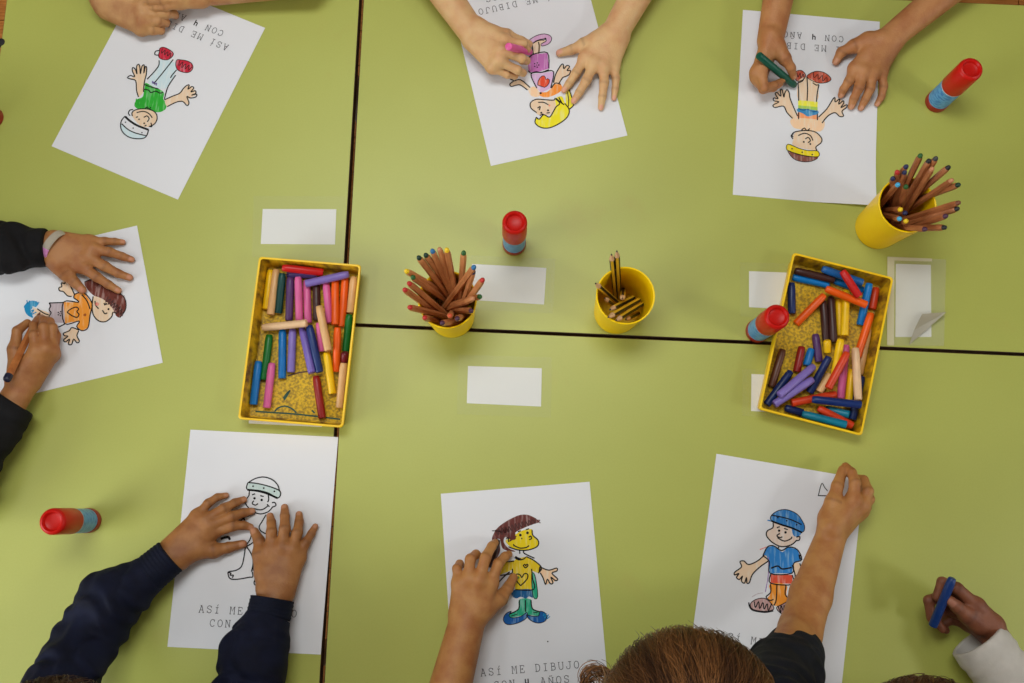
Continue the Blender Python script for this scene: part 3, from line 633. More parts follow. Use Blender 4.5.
# peeled corner of the tape folding up
A, B, C_, D_ = U(909, 345, .001), U(946.5, 312, .012), U(922, 314, .007), U(914, 330, .008)
b = MB(); V = [A, B, C_, D_]; V = V + [p + np.array([0, 0, .0003]) for p in V]
b.add(V, [(0, 1, 2, 3), (7, 6, 5, 4), (0, 4, 5, 1), (1, 5, 6, 2), (2, 6, 7, 3), (3, 7, 4, 0)])
fl_ = b.build('folded_corner', m_flap, e6); fl_.parent = t6

# ------------------------------------------------------------------ crayon trays
def tray_mats():
    a = mat('tray_yellow', (252, 208, 10), rough=0.42, col2=(244, 194, 6), vscale=25)
    b_ = mat('tray_dirty', (226, 182, 14), rough=0.6, col2=(160, 126, 20), vscale=260, lo=.38, hi=.60, detail=10)
    c = mat('tray_wall_dirty', (222, 176, 12), rough=0.55, col2=(116, 82, 14), vscale=80, stretch=(1, 1, .5), lo=.34, hi=.60, detail=9)
    return [a, b_, c, mat('crayon_mark_green', (40, 84, 70), .7), mat('crayon_mark_brown', (92, 62, 40), .7)]
TW, TL, TH, DR = .1465, .2330, .035, .0045
class Tray:
    def __init__(s, cx, cy, a): s.cx, s.cy, s.a = cx, cy, a; s.c, s.s = math.cos(a), math.sin(a)
    def w(s, x, y, z): return (s.cx + s.c * x - s.s * y, s.cy + s.s * x + s.c * y, z)
    def loc(s, p): dx, dy = p[0] - s.cx, p[1] - s.cy; return (s.c * dx + s.s * dy, -s.s * dx + s.c * dy)
def tray(tr, label, marks=()):
    def ring(ins, z, r):
        return [tr.w(x, y, z) for x, y in rounded_rect(-TW / 2 + ins, -TL / 2 + ins, TW / 2 - ins, TL / 2 - ins, r)]
    b = MB(); z0 = .0009
    rs = [ring(DR + .001, z0, .005), ring(DR, z0 + .001, .005), ring(.0012, TH - .004, .005), ring(0, TH - .0035, .005), ring(0, TH - .0006, .005), ring(.0006, TH, .005),
          ring(.0024, TH, .004), ring(.0030, TH - .0006, .004), ring(.0030 + DR * .3, TH * .66, .004), ring(.0030 + DR * .34, TH * .64, .004), ring(.0022 + DR, .0042, .004), ring(.0040 + DR, .0030, .003)]
    b.rings(rs, mis=[0, 0, 0, 0, 0, 0, 0, 2, 2, 2, 2, 1])
    b.mi[-1] = 1
    for pts, k in marks:  # wax marks on the floor of the tray
        n = len(pts); L = []; R = []
        for i in range(n):
            a = np.array(pts[max(i - 1, 0)]); c = np.array(pts[min(i + 1, n - 1)]); d = (c - a) / np.linalg.norm(c - a); q = np.array([-d[1], d[0]]) * .0011
            p = np.array(pts[i]); L.append(tr.w(*(p + q), .0033)); R.append(tr.w(*(p - q), .0033))
        b.add(L + R, [(i, n + i, n + i + 1, i + 1) for i in range(n - 1)], k)
    o = b.build('crayon_tray', tray_mats(), None, (tr.cx, tr.cy, 0), smooth=True)
    return set_props(o, label, 'tray', 'yellow crayon trays')
TA = Tray(-.2975, .2265, -.0545); TB = Tray(.4440, .2448, -.229)
def tmark(tr, pts): return smooth_line([tr.loc(U(235 + x / 6.83, 340 + y / 6.83, .003)) for x, y in pts], 5)
tray(TA, 'yellow plastic tray of crayons on the left table beside the seam',
     [(tmark(TA, [(140, 488), (250, 495), (400, 505), (560, 522), (720, 542)]), 3), (tmark(TA, [(270, 488), (300, 462), (345, 452), (390, 470), (420, 498)]), 3), (tmark(TA, [(330, 400), (350, 370), (375, 345), (352, 385), (335, 410)]), 3),
      (tmark(TA, [(360, 245), (430, 225), (500, 215)]), 4), (tmark(TA, [(525, 480), (545, 500)]), 3)])
tray(TB, 'yellow plastic tray of crayons on the right, standing across the table seam')

CR = .0056
CCOL = dict(yellow=(246, 196, 6), tan=(226, 176, 118), pale=(236, 196, 152), teal_dark=(8, 66, 62), purple=(86, 50, 104), violet=(118, 96, 178), lavender=(132, 112, 188), pink=(222, 100, 158), red=(206, 26, 26),
            darkbrown=(66, 36, 32), brown=(98, 56, 38), orange=(246, 96, 14), green=(4, 106, 34), maroon=(112, 22, 34), darkred=(150, 26, 22), navy=(12, 44, 108), blue=(0, 112, 184), sky=(0, 124, 204),
            redorange=(214, 62, 24), deepnavy=(18, 40, 96), teal=(0, 122, 150), cobalt=(20, 92, 160), greenhand=(4, 84, 66), bluehand=(12, 52, 116), pinkhand=(226, 90, 156), brownhand=(58, 34, 30))
def wax(c): return mat('wax_' + c, CCOL[c], rough=0.38, var=.12, vscale=60, spec=0.4)
def crayon(a, b, c, label, group, cat='crayon', r=CR):
    a = np.array(a, float); b = np.array(b, float); L = np.linalg.norm(b - a); k = min(.012, L * .3)
    m = MB(); m.lathe(a, b, [(0, r * .70), (.0008, r * .84), (k * .5, r * .97), (k, r), (L - .0014, r), (L - .0003, r * .92), (L, r * .82)], 14)
    o = m.build('wax_crayon', wax(c), None, tuple((a + b) / 2), smooth=True)
    return set_props(o, label, cat, group)
def seg_pts(a, b, n=12): return [a + (b - a) * k / (n - 1) for k in range(n)]
def pile(tr, lst, group, zf=.0032):
    """lay the crayons one after the other at the lowest heights that clear those already lying there"""
    placed = []; re = CR * .94
    hx, hy = TW / 2 - DR - .0030 - CR, TL / 2 - DR - .0030 - CR
    for (p0, p1, c, lay, label) in lst:
        z0 = zf + CR + lay * .009
        za = zb = z0
        for it in range(2):
            def clampw(p, z):
                x, y = tr.loc(U(p[0], p[1], z)); f = (z - .004) / TH * DR * .8
                return tr.w(max(-hx - f, min(hx + f, x)), max(-hy - f, min(hy + f, y)), z)
            A = np.array(clampw(p0, za)); B = np.array(clampw(p1, zb))
            # constraints: at sample t, z >= need
            n = 25; need = np.full(n, zf + CR)
            for k in range(n):
                q = A[:2] + (B[:2] - A[:2]) * k / (n - 1)
                for (C, D) in placed:
                    d = D[:2] - C[:2]; t = np.clip(np.dot(q - C[:2], d) / np.dot(d, d), 0, 1)
                    dist = np.linalg.norm(C[:2] + d * t - q)
                    if dist < 2 * re:
                        need[k] = max(need[k], C[2] + (D[2] - C[2]) * t + math.sqrt((2 * re) ** 2 - dist ** 2))
            ts = np.linspace(0, 1, n); best = None
            for z1 in np.arange(zf + CR, .062, .0007):
                rest = ts > .02
                zz = max(((need[rest] - z1 * (1 - ts[rest])) / ts[rest]).max(), zf + CR)
                if z1 < need[0]: continue
                if best is None or z1 + zz + .35 * abs(z1 - zz) < best[0]: best = (z1 + zz + .35 * abs(z1 - zz), z1, zz)
            za, zb = best[1], best[2]
        A = np.array(clampw(p0, za)); B = np.array(clampw(p1, zb)); A[2], B[2] = za, zb
        placed.append((A, B)); crayon(A, B, c, label, group)
def cv(lst, x0, y0, s): return [((x0 + a / s, y0 + b / s), (x0 + c / s, y0 + d / s), col, lay, lab) for a, b, c, d, col, lay, lab in lst]
left = cv([
 (218, 112, 315, 112, 'violet', 0, 'violet crayon mostly hidden under the red one at the top of the left tray'),
 (157, 90, 143, 225, 'yellow', 0, 'yellow crayon in the top left corner of the left tray'),
 (184, 92, 164, 243, 'tan', 0, 'tan crayon beside the yellow one in the top left of the left tray'),
 (203, 108, 190, 238, 'teal_dark', 0, 'dark teal crayon third from the left in the left tray'),
 (229, 122, 224, 262, 'purple', 0, 'dark purple crayon left of the pink pair in the left tray'),
 (254, 120, 258, 262, 'pink', 0, 'pink crayon just right of the dark purple one in the left tray'),
 (281, 132, 287, 270, 'pink', 0, 'pink crayon crossed at its top by the lavender one in the left tray'),
 (313, 145, 315, 262, 'darkbrown', 0, 'dark brown crayon in the upper middle of the left tray'),
 (345, 140, 357, 270, 'pink', 0, 'pink crayon left of the orange pair in the left tray'),
 (375, 125, 374, 276, 'orange', 0, 'left one of the two upright orange crayons in the left tray'),
 (407, 122, 396, 282, 'orange', 0, 'right one of the two upright orange crayons in the left tray'),
 (438, 98, 428, 238, 'tan', 0, 'tan crayon in the top right corner of the left tray'),
 (425, 242, 414, 362, 'green', 0, 'green crayon against the right wall of the left tray'),
 (414, 366, 407, 396, 'maroon', 0, 'maroon crayon stub between the green and tan ones at the right wall'),
 (407, 400, 393, 545, 'tan', 0, 'tan crayon at the lower right wall of the left tray'),
 (382, 284, 378, 428, 'orange', 0, 'lower orange crayon under the upright pair in the left tray'),
 (322, 268, 333, 362, 'pink', 0, 'thin pink crayon partly under the slanted tan one in the left tray'),
 (346, 366, 366, 500, 'yellow', 0, 'slanted yellow crayon in the lower right of the left tray'),
 (312, 442, 332, 582, 'darkred', 0, 'dark red crayon alone at the bottom of the left tray'),
 (290, 278, 324, 430, 'navy', 0, 'navy crayon slanting in the middle of the left tray'),
 (267, 286, 299, 432, 'violet', 0, 'slanted violet crayon left of the navy one in the left tray'),
 (236, 290, 231, 430, 'lavender', 0, 'upright lavender crayon right of the blue one in the left tray'),
 (203, 292, 202, 450, 'blue', 0, 'long blue crayon in the lower middle of the left tray'),
 (161, 308, 143, 455, 'green', 0, 'green crayon in the lower left of the left tray'),
 (169, 400, 152, 546, 'pink', 0, 'pink crayon at the lower left of the left tray'),
 (114, 393, 106, 535, 'blue', 0, 'blue crayon against the left wall of the left tray'),
 (202, 90, 337, 96, 'red', 1, 'red crayon lying flat along the top wall of the left tray'),
 (420, 103, 278, 142, 'lavender', 1, 'lavender crayon lying across the top of the left tray'),
 (125, 284, 282, 270, 'pale', 1, 'pale skin coloured crayon lying crosswise over the left tray'),
 (322, 215, 352, 360, 'tan', 1, 'tan crayon slanting on top in the middle of the left tray'),
], 220, 240, 3.25)
pile(TA, left, 'wax crayons in the left tray')
cC = lambda L: cv(L, 755, 250, 7.06)
cD = lambda L: cv(L, 755, 340, 6.83)
right = cC([
 (258, 190, 520, 246, 'sky', 0, 'bright blue crayon under the dark brown one at the top of the right tray'),
 (248, 230, 260, 450, 'deepnavy', 0, 'navy crayon along the upper left wall of the right tray'),
 (560, 215, 760, 285, 'blue', 0, 'blue crayon at the top wall, lower of two, in the right tray'),
 (808, 235, 742, 530, 'sky', 0, 'blue crayon standing upright left of the orange ones in the right tray'),
 (857, 255, 835, 420, 'redorange', 0, 'dark orange crayon in the upper right corner of the right tray'),
 (592, 350, 598, 605, 'yellow', 0, 'left one of two parallel yellow crayons in the right tray'),
 (642, 285, 632, 605, 'yellow', 0, 'right one of two parallel yellow crayons in the right tray'),
 (480, 360, 505, 655, 'darkbrown', 0, 'dark brown crayon right of the purple one in the right tray'),
 (535, 330, 556, 655, 'darkbrown', 0, 'dark brown crayon left of the yellow pair in the right tray'),
]) + cD([
 (412, -40, 438, 150, 'purple', 0, 'dark purple crayon in the middle of the right tray'),
 (492, 0, 497, 84, 'yellow', 0, 'short yellow crayon end between brown and yellow crayons in the right tray'),
 (787, -70, 750, 245, 'tan', 0, 'tan crayon along the right wall of the right tray'),
 (190, 65, 112, 320, 'brown', 0, 'brown crayon along the lower left wall of the right tray'),
 (320, 45, 284, 220, 'darkred', 0, 'dark red crayon left of the small blue one in the right tray'),
 (385, 60, 352, 175, 'blue', 0, 'short blue crayon above the lavender pair in the right tray'),
 (245, 215, 78, 445, 'deepnavy', 0, 'navy crayon at the lower left of the right tray, left of the lavender pair'),
 (507, 115, 372, 360, 'deepnavy', 0, 'navy crayon slanting in the lower middle of the right tray'),
 (512, 235, 435, 355, 'tan', 0, 'small tan crayon beside the slanting navy one in the right tray'),
 (622, 35, 585, 400, 'pink', 0, 'pink crayon under the red one in the lower right of the right tray'),
 (662, 200, 636, 465, 'yellow', 0, 'yellow crayon partly under the upright tan one in the right tray'),
 (735, 250, 670, 545, 'deepnavy', 0, 'navy crayon deep in the lower right corner of the right tray'),
 (205, 462, 330, 500, 'deepnavy', 0, 'dark blue crayon along the bottom wall of the right tray'),
 (480, 470, 645, 510, 'teal', 0, 'teal crayon under the navy one at the bottom of the right tray'),
]) + cC([
 (278, 145, 560, 210, 'darkbrown', 1, 'dark brown crayon lying along the top wall of the right tray'),
 (478, 115, 760, 232, 'cobalt', 1, 'blue crayon at the top wall, upper of two, in the right tray'),
 (490, 318, 288, 522, 'orange', 1, 'orange crayon slanting down to the left in the right tray'),
]) + cD([
 (745, -15, 698, 115, 'orange', 1, 'orange crayon at the upper right wall of the right tray'),
 (585, -5, 545, 235, 'yellow', 1, 'thick yellow crayon on top in the middle of the right tray'),
 (630, 85, 500, 330, 'redorange', 1, 'red crayon slanting between yellow and pink ones in the right tray'),
 (395, 268, 130, 440, 'lavender', 1, 'lower one of two lavender crayons in the right tray'),
 (402, 178, 165, 378, 'lavender', 1, 'upper one of two lavender crayons in the right tray'),
 (685, 55, 705, 410, 'pale', 1, 'tan crayon lying upright on top in the lower right of the right tray'),
 (555, 370, 250, 430, 'redorange', 1, 'red crayon under the navy one near the bottom of the right tray'),
 (430, 465, 690, 592, 'redorange', 1, 'red crayon reaching into the lower right corner of the right tray'),
 (322, 505, 625, 580, 'teal', 1, 'turquoise crayon lying along the bottom wall of the right tray'),
]) + cC([
 (500, 272, 788, 388, 'orange', 2, 'orange crayon lying on top across the upper middle of the right tray'),
 (618, 140, 735, 330, 'red', 2, 'red crayon slanting on top at the upper wall of the right tray'),
]) + cD([
 (390, 405, 738, 445, 'navy', 2, 'navy crayon lying on top near the bottom of the right tray'),
])
# long orange one: extend its upper end into the upper half
right = [((871.1, 313.2), p1, c, l, t) if t.startswith('orange crayon at the upper right') else (p0, p1, c, l, t) for p0, p1, c, l, t in right]
pile(TB, right, 'wax crayons in the right tray')

# ------------------------------------------------------------------ cups with pencils
m_cup = mat('cup_yellow', (255, 214, 0), rough=0.42, col2=(252, 206, 0), vscale=20, spec=.3)
CUPH = .112
def cup(cx, cy, label, rb=.0325, rt=.0392):
    n = 40; b = MB()
    b.lathe((cx, cy, .0004), (cx, cy, 1), [(0, rb - .0015), (.0012, rb), (CUPH - .002, rt), (CUPH - .0004, rt + .0004), (CUPH, rt - .0004), (CUPH - .0004, rt - .0016), (CUPH - .004, rt - .0020), (.0045, rb - .0020), (.0035, rb - .0035)], n)
    o = b.build('pencil_cup', m_cup, None, (cx, cy, 0), smooth=True)
    return set_props(o, label, 'cup', 'yellow plastic pencil cups')
m_wood = mat('pencil_wood', (206, 138, 84), rough=0.5, col2=(178, 110, 62), vscale=90, stretch=(1, 1, .12))
m_wood_d = mat('pencil_wood_dark', (180, 112, 64), rough=0.5, col2=(146, 84, 46), vscale=90, stretch=(1, 1, .12))
m_wood_raw = mat('pencil_wood_raw', (214, 170, 124), rough=0.7)
TIPC = dict(green=(38, 92, 40), black=(30, 30, 32), blue=(44, 110, 160), navy=(36, 42, 84), brown=(120, 70, 44), yellow=(240, 200, 30), red=(190, 42, 38), purple=(76, 40, 66), cyan=(70, 170, 216), darkgreen=(16, 52, 36), plain=(196, 132, 92), redorange=(206, 82, 46), grey=(60, 60, 60))
def colour_pencil(bot, top, c, label, group, r=.0044, dark=False):
    bot = np.array(bot); top = np.array(top); L = np.linalg.norm(top - bot)
    e = empty('colour_pencil', tuple(bot), label, 'pencil', group)
    ph = random.uniform(0, 1)
    m = MB(); m.lathe(bot, top, [(0, r * .9), (L - .012, r), (L - .008, r * .95), (L - .0050, r * .78)], 6, phase=ph)
    m.build('barrel', m_wood_d if dark else m_wood, e)
    m = MB(); m.lathe(top - (top - bot) / L * .0052, top, [(0, r * .78), (.0026, r * .72), (.0044, r * .52), (.0052, r * .2)], 10)
    m.build('coloured_lead', mat('lead_' + c, TIPC[c], rough=0.5), e, smooth=True)
    return e
m_pblack = mat('pencil_black', (24, 24, 24), rough=0.35); m_pyel = mat('pencil_yellow', (226, 180, 40), rough=0.35); m_graph = mat('graphite', (52, 52, 56), rough=0.4)
def graphite_pencil(bot, top, label, group, r=.0037):
    bot = np.array(bot); top = np.array(top); L = np.linalg.norm(top - bot); d = (top - bot) / L
    e = empty('graphite_pencil', tuple(bot), label, 'pencil', group)
    m = MB(); m.lathe(bot, top, [(0, r), (L - .016, r)], 6, phase=.52); 
    for i in range(6): m.mi[i] = i % 2
    m.build('barrel', [m_pblack, m_pyel], e)
    m = MB(); m.lathe(top - d * .016, top, [(0, r * .98), (.012, r * .32)], 10); m.build('sharpened_wood', m_wood_raw, e, smooth=True)
    m = MB(); m.lathe(top - d * .0041, top, [(0, r * .33), (.0041, r * .08)], 8); m.build('graphite_point', m_graph, e, smooth=True)
    return e
def settle(cx, cy, tops, r, rb, steps=2600, seed=1, zb=.0080):
    """choose where each pencil's lower end stands so that the pencils in a cup do not run through each other"""
    rng = np.random.RandomState(seed); n = len(tops); T = np.array(tops)
    out = T[:, :2] - [cx, cy]; un = out / (np.linalg.norm(out, axis=1)[:, None] + 1e-9)
    B = np.c_[[cx, cy] - un * rb * .6 + rng.normal(0, .004, (n, 2)), np.full(n, zb)]
    ts = np.linspace(0, 1, 26)
    def pts(Bi, Ti): return Bi[None] + (Ti - Bi)[None] * ts[:, None]
    ALL = np.stack([pts(B[i], T[i]) for i in range(n)])
    def cost(i, P):
        c = 0.0
        ds = np.linalg.norm(ALL[:, :, None, :] - P[None, None, :, :], axis=3).min(axis=(1, 2)); ds[i] = 9
        c += np.clip(2 * r - ds, 0, None).sum()
        rad = np.linalg.norm(P[:, :2] - [cx, cy], axis=1); lim = .0262 + (.0335 - .0262) * np.clip(P[:, 2] / CUPH, 0, 1)
        low = P[:, 2] < CUPH
        c += 1.5 * np.clip(rad[low] - lim[low] + r * .6, 0, None).max() if low.any() else 0
        return c
    cur = np.array([cost(i, ALL[i]) for i in range(n)])
    for s in range(steps):
        i = int(rng.choice(n, p=(cur + 1e-6) / (cur + 1e-6).sum())) if s % 3 else rng.randint(n)
        base = cost(i, ALL[i])
        nb = B[i].copy(); nb[:2] += rng.normal(0, .006 if s < steps / 2 else .003, 2)
        q = nb[:2] - [cx, cy]; l = np.linalg.norm(q)
        if l > rb - r: nb[:2] = [cx, cy] + q / l * (rb - r)
        P = pts(nb, T[i]); c = cost(i, P)
        if c < base: B[i] = nb; ALL[i] = P; cur[i] = c
        else: cur[i] = base
    return B
P0 = .162
cupA = (U(452.0, 316.0, 0)[0], U(452.0, 316.0, 0)[1])
cup(*cupA, 'yellow cup of coloured pencils left of centre, standing on the seam')
tA = [(157, 112, 'darkgreen', P0, 'dark green pencil, leftmost of the upper row in the left pencil cup'), (205, 95, 'darkgreen', P0, 'dark green pencil beside the blue one in the left pencil cup'), (252, 65, 'blue', P0 + .004, 'blue pencil at the top of the left pencil cup'),
      (302, 54, 'plain', P0 + .004, 'plain wood pencil next to the topmost yellow one in the left cup'), (352, 57, 'yellow', P0 + .004, 'topmost yellow pencil in the left pencil cup'), (470, 76, 'green', P0, 'green pencil leaning up and right in the left pencil cup'),
      (545, 178, 'blue', P0, 'blue pencil leaning right over the name card'), (538, 208, 'navy', P0 - .012, 'navy pencil under the blue one leaning right in the left cup'), (603, 265, 'red', P0, 'red pencil pointing right over the name card'),
      (587, 385, 'green', P0 - .012, 'green pencil pointing right at the rim of the left cup'), (535, 398, 'plain', P0 - .004, 'pale pencil end right of centre in the left cup'), (70, 208, 'yellow', P0, 'yellow pencil at the far left of the left cup'),
      (115, 250, 'green', P0, 'green pencil just right of the far left yellow one in the left cup'), (90, 290, 'red', P0 - .006, 'red pencil below the far left yellow one in the left cup'), (60, 335, 'red', P0, 'leftmost red pencil in the left cup'),
      (94, 458, 'red', P0, 'red pencil at the lower left of the left cup'), (200, 530, 'red', P0 - .010, 'bright red pencil at the bottom left of the left cup'), (318, 567, 'purple', P0 - .014, 'dark purple pencil at the bottom of the left cup'),
      (375, 518, 'redorange', P0 + .004, 'orange-red pencil pointing at the viewer in the left cup'), (423, 537, 'purple', P0 - .012, 'purple pencil right of the orange-red one in the left cup'), (525, 484, 'purple', P0 - .016, 'purple pencil at the lower right rim of the left cup')]
topsA = [U(395 + x / 6.83, 240 + y / 6.83, z) for x, y, c, z, l in tA]
for B, T, (x, y, c, z, l) in zip(settle(*cupA, topsA, .0041, .0298), topsA, tA): colour_pencil(B, T, c, l, 'coloured pencils in the left cup')
cupB = (U(876.8, 228.0, 0)[0], U(876.8, 228.0, 0)[1])
cup(*cupB, 'yellow cup of brown pencils at upper right beside the curled drawing')
tB = [(442, 55, 'green', P0, 'topmost green-tipped pencil in the right pencil cup'), (495, 88, 'black', P0, 'black-tipped pencil next to the topmost green one in the right cup'), (538, 74, 'grey', P0 + .004, 'grey-tipped pencil at the top of the right cup'), (515, 138, 'plain', P0 - .004, 'plain wood pencil under the black-tipped ones in the right cup'),
      (620, 131, 'black', P0, 'black-tipped pencil leaning up and right in the right cup'), (682, 244, 'darkgreen', P0 + .004, 'dark green tipped pencil furthest right in the right cup'), (640, 214, 'plain', P0, 'plain wood pencil above the furthest right one in the right cup'), (685, 355, 'brown', P0, 'brown pencil pointing right in the right cup'),
      (678, 392, 'black', P0 - .006, 'black-tipped pencil pointing right below the brown one in the right cup'), (605, 438, 'purple', P0 - .004, 'purple-tipped pencil pointing right in the right cup'), (598, 512, 'black', P0 - .008, 'lowest black-tipped pencil in the right cup'), (475, 524, 'purple', P0 - .012, 'purple-tipped pencil lowest over the rim of the right cup'),
      (355, 126, 'navy', P0 - .02, 'navy-tipped pencil above another navy one in the right cup'), (342, 158, 'navy', P0 - .026, 'second navy-tipped pencil at the upper left of the right cup'), (293, 160, 'red', P0 - .024, 'red-tipped pencil at the upper left of the right cup'), (266, 200, 'navy', P0 - .034, 'navy-tipped pencil at the left rim of the right cup'),
      (303, 240, 'cyan', P0 - .022, 'light blue pencil at the upper left of the right cup'), (350, 250, 'green', P0 - .02, 'dark green pencil right of the light blue one in the right cup'),
      (318, 400, 'yellow', P0 - .03, 'upper yellow pencil in the right cup'), (349, 420, 'navy', P0 - .034, 'navy pencil between the two yellow ones in the right cup'), (313, 460, 'cyan', P0 - .03, 'light blue pencil low in the right cup'), (350, 471, 'yellow', P0 - .03, 'lower yellow pencil in the right cup')]
topsB = [U(850 + x / 6.209, 145 + y / 6.209, z) for x, y, c, z, l in tB]
for B, T, (x, y, c, z, l) in zip(settle(*cupB, topsB, .0041, .0298, seed=3), topsB, tB): colour_pencil(B, T, c, l, 'pencils in the right cup', dark=True)
cupC = (U(616.3, 312.2, 0)[0], U(616.3, 312.2, 0)[1])
cup(*cupC, 'yellow cup of black pencils right of centre, half empty')
tC = [(180, 92, P0 - .006, 'black pencil pointing straight up, left of two, in the middle cup'), (217, 70, P0, 'black and yellow pencil pointing straight up, right of two, in the middle cup'), (68, 292, P0 - .02, 'black and yellow pencil leaning over the left rim of the middle cup'),
      (255, 402, .118, 'short black pencil standing upright in the middle cup'), (165, 478, .112, 'short pencil slanting at the left inside the middle cup'), (152, 532, .124, 'black and yellow pencil slanting low left in the middle cup'), (207, 552, .120, 'black and yellow pencil slanting lowest in the middle cup'), (132, 396, .106, 'short dark pencil against the left wall of the middle cup'), (276, 545, .096, 'dark pencil deep at the bottom of the middle cup')]
topsC = [U(585 + x / 6.825, 240 + y / 6.825, z) for x, y, z, l in tC]
lowC = [(212, 420, 12), (236, 410, 12), (268, 470, 12), (262, 340, 20), (330, 395, 40), (368, 412, 52), (388, 440, 46), (230, 470, 12), (360, 500, 30)]
botC = [U(585 + x / 6.825, 240 + y / 6.825, z / 1000) for x, y, z in lowC]
for B, T, (x, y, z, l) in zip(botC, topsC, tC): graphite_pencil(B, T, l, 'black pencils in the middle cup')

# ------------------------------------------------------------------ glue sticks
m_gred = mat('glue_red', (196, 22, 14), rough=0.38, spec=.25)
m_gdark = mat('glue_red_dark', (150, 16, 16), rough=0.4)
m_gblue = mat('glue_label', (52, 120, 190), rough=0.35, col2=(96, 164, 214), vscale=130, stretch=(1, 1, 2.6), lo=.44, hi=.62)
m_gline = mat('glue_label_white', (206, 216, 226), rough=0.4)
def glue_stick(px, label, h=.115, r=.0171):
    c = U(*px, 0); x, y = c[0], c[1]
    e = empty('glue_stick', (x, y, 0), label, 'glue stick', 'glue sticks standing on the tables')
    b = MB(); b.lathe((x, y, .0002), (x, y, 1), [(0, r - .0012), (.001, r), (.011, r), (.012, r - .0008)], 32); b.build('base', m_gdark, e, smooth=True)
    b = MB(); b.lathe((x, y, .0122), (x, y, 1), [(0, r - .0014), (.0005, r - .0006), (.0445, r - .0006), (.045, r - .0014)], 32)
    # pale lines and a mark on the label
    b.build('labelled_tube', m_gblue, e, smooth=True)
    b = MB(); b.lathe((x, y, .0565), (x, y, 1), [(0, r - .0004), (.0012, r - .0002), (.0014, r - .0006)], 32); b.build('collar', m_gline, e, smooth=True)
    b = MB(); H = h - .0582
    b.lathe((x, y, .0582), (x, y, 1), [(0, r - .0004), (.001, r + .0002), (H - .005, r), (H - .0022, r - .0008), (H - .0004, r - .0030), (H, r - .0042), (H - .0008, r - .0052), (H - .0050, r - .0066), (H - .0062, r - .0095), (H - .0064, .001)], 36)
    b.build('cap', m_gred, e, smooth=True)
    return e
glue_stick((89.5, 520.6), 'glue stick with red cap alone at the lower left of the photo')
glue_stick((514.2, 244.6), 'glue stick with red cap above the central name card')
glue_stick((936.0, 102.2), 'glue stick with red cap at the upper right, right of the spread hand')
glue_stick((757.0, 331.2), 'glue stick with red cap touching the right crayon tray', h=.110)
glue_stick((-7.5, 118.0), 'glue stick cut off by the left edge of the photo, red bit showing')

# ------------------------------------------------------------------ children: signed distance bodies
class Field:
    def __init__(s, lo, hi, h):
        s.h = h; s.lo = np.array(lo, float); s.n = np.ceil((np.array(hi) - s.lo) / h).astype(int) + 1
        s.f = np.full(s.n, .05, np.float32)
        s.ax = [s.lo[i] + h * np.arange(s.n[i]) for i in range(3)]
    def box(s, lo, hi):
        a = np.maximum(np.floor((np.array(lo) - s.lo) / s.h).astype(int), 0); b = np.minimum(np.ceil((np.array(hi) - s.lo) / s.h).astype(int) + 1, s.n)
        return tuple(slice(a[i], max(b[i], a[i])) for i in range(3))
    def xyz(s, sl):
        return s.ax[0][sl[0]][:, None, None], s.ax[1][sl[1]][None, :, None], s.ax[2][sl[2]][None, None, :]
def capsule(X, Y, Z, a, b, ra, rb):
    d = b - a; L2 = float(d @ d) + 1e-12
    t = np.clip(((X - a[0]) * d[0] + (Y - a[1]) * d[1] + (Z - a[2]) * d[2]) / L2, 0, 1)
    q = (X - a[0] - t * d[0]) ** 2 + (Y - a[1] - t * d[1]) ** 2 + (Z - a[2] - t * d[2]) ** 2
    return np.sqrt(q) - (ra + (rb - ra) * t)
def smin(a, b, k):
    h = np.clip(k - np.abs(a - b), 0, None) / k
    return np.minimum(a, b) - h * h * k * .25
def prim_box(p, m): a, b, ra, rb = p[:4]; r = max(ra, rb) + m; return np.minimum(a, b) - r, np.maximum(a, b) + r
def add_prims(F, prims, k):
    for p in prims:
        sl = F.box(*prim_box(p, k + .004)); X, Y, Z = F.xyz(sl)
        F.f[sl] = smin(F.f[sl], capsule(X, Y, Z, *p[:4]).astype(np.float32), k)
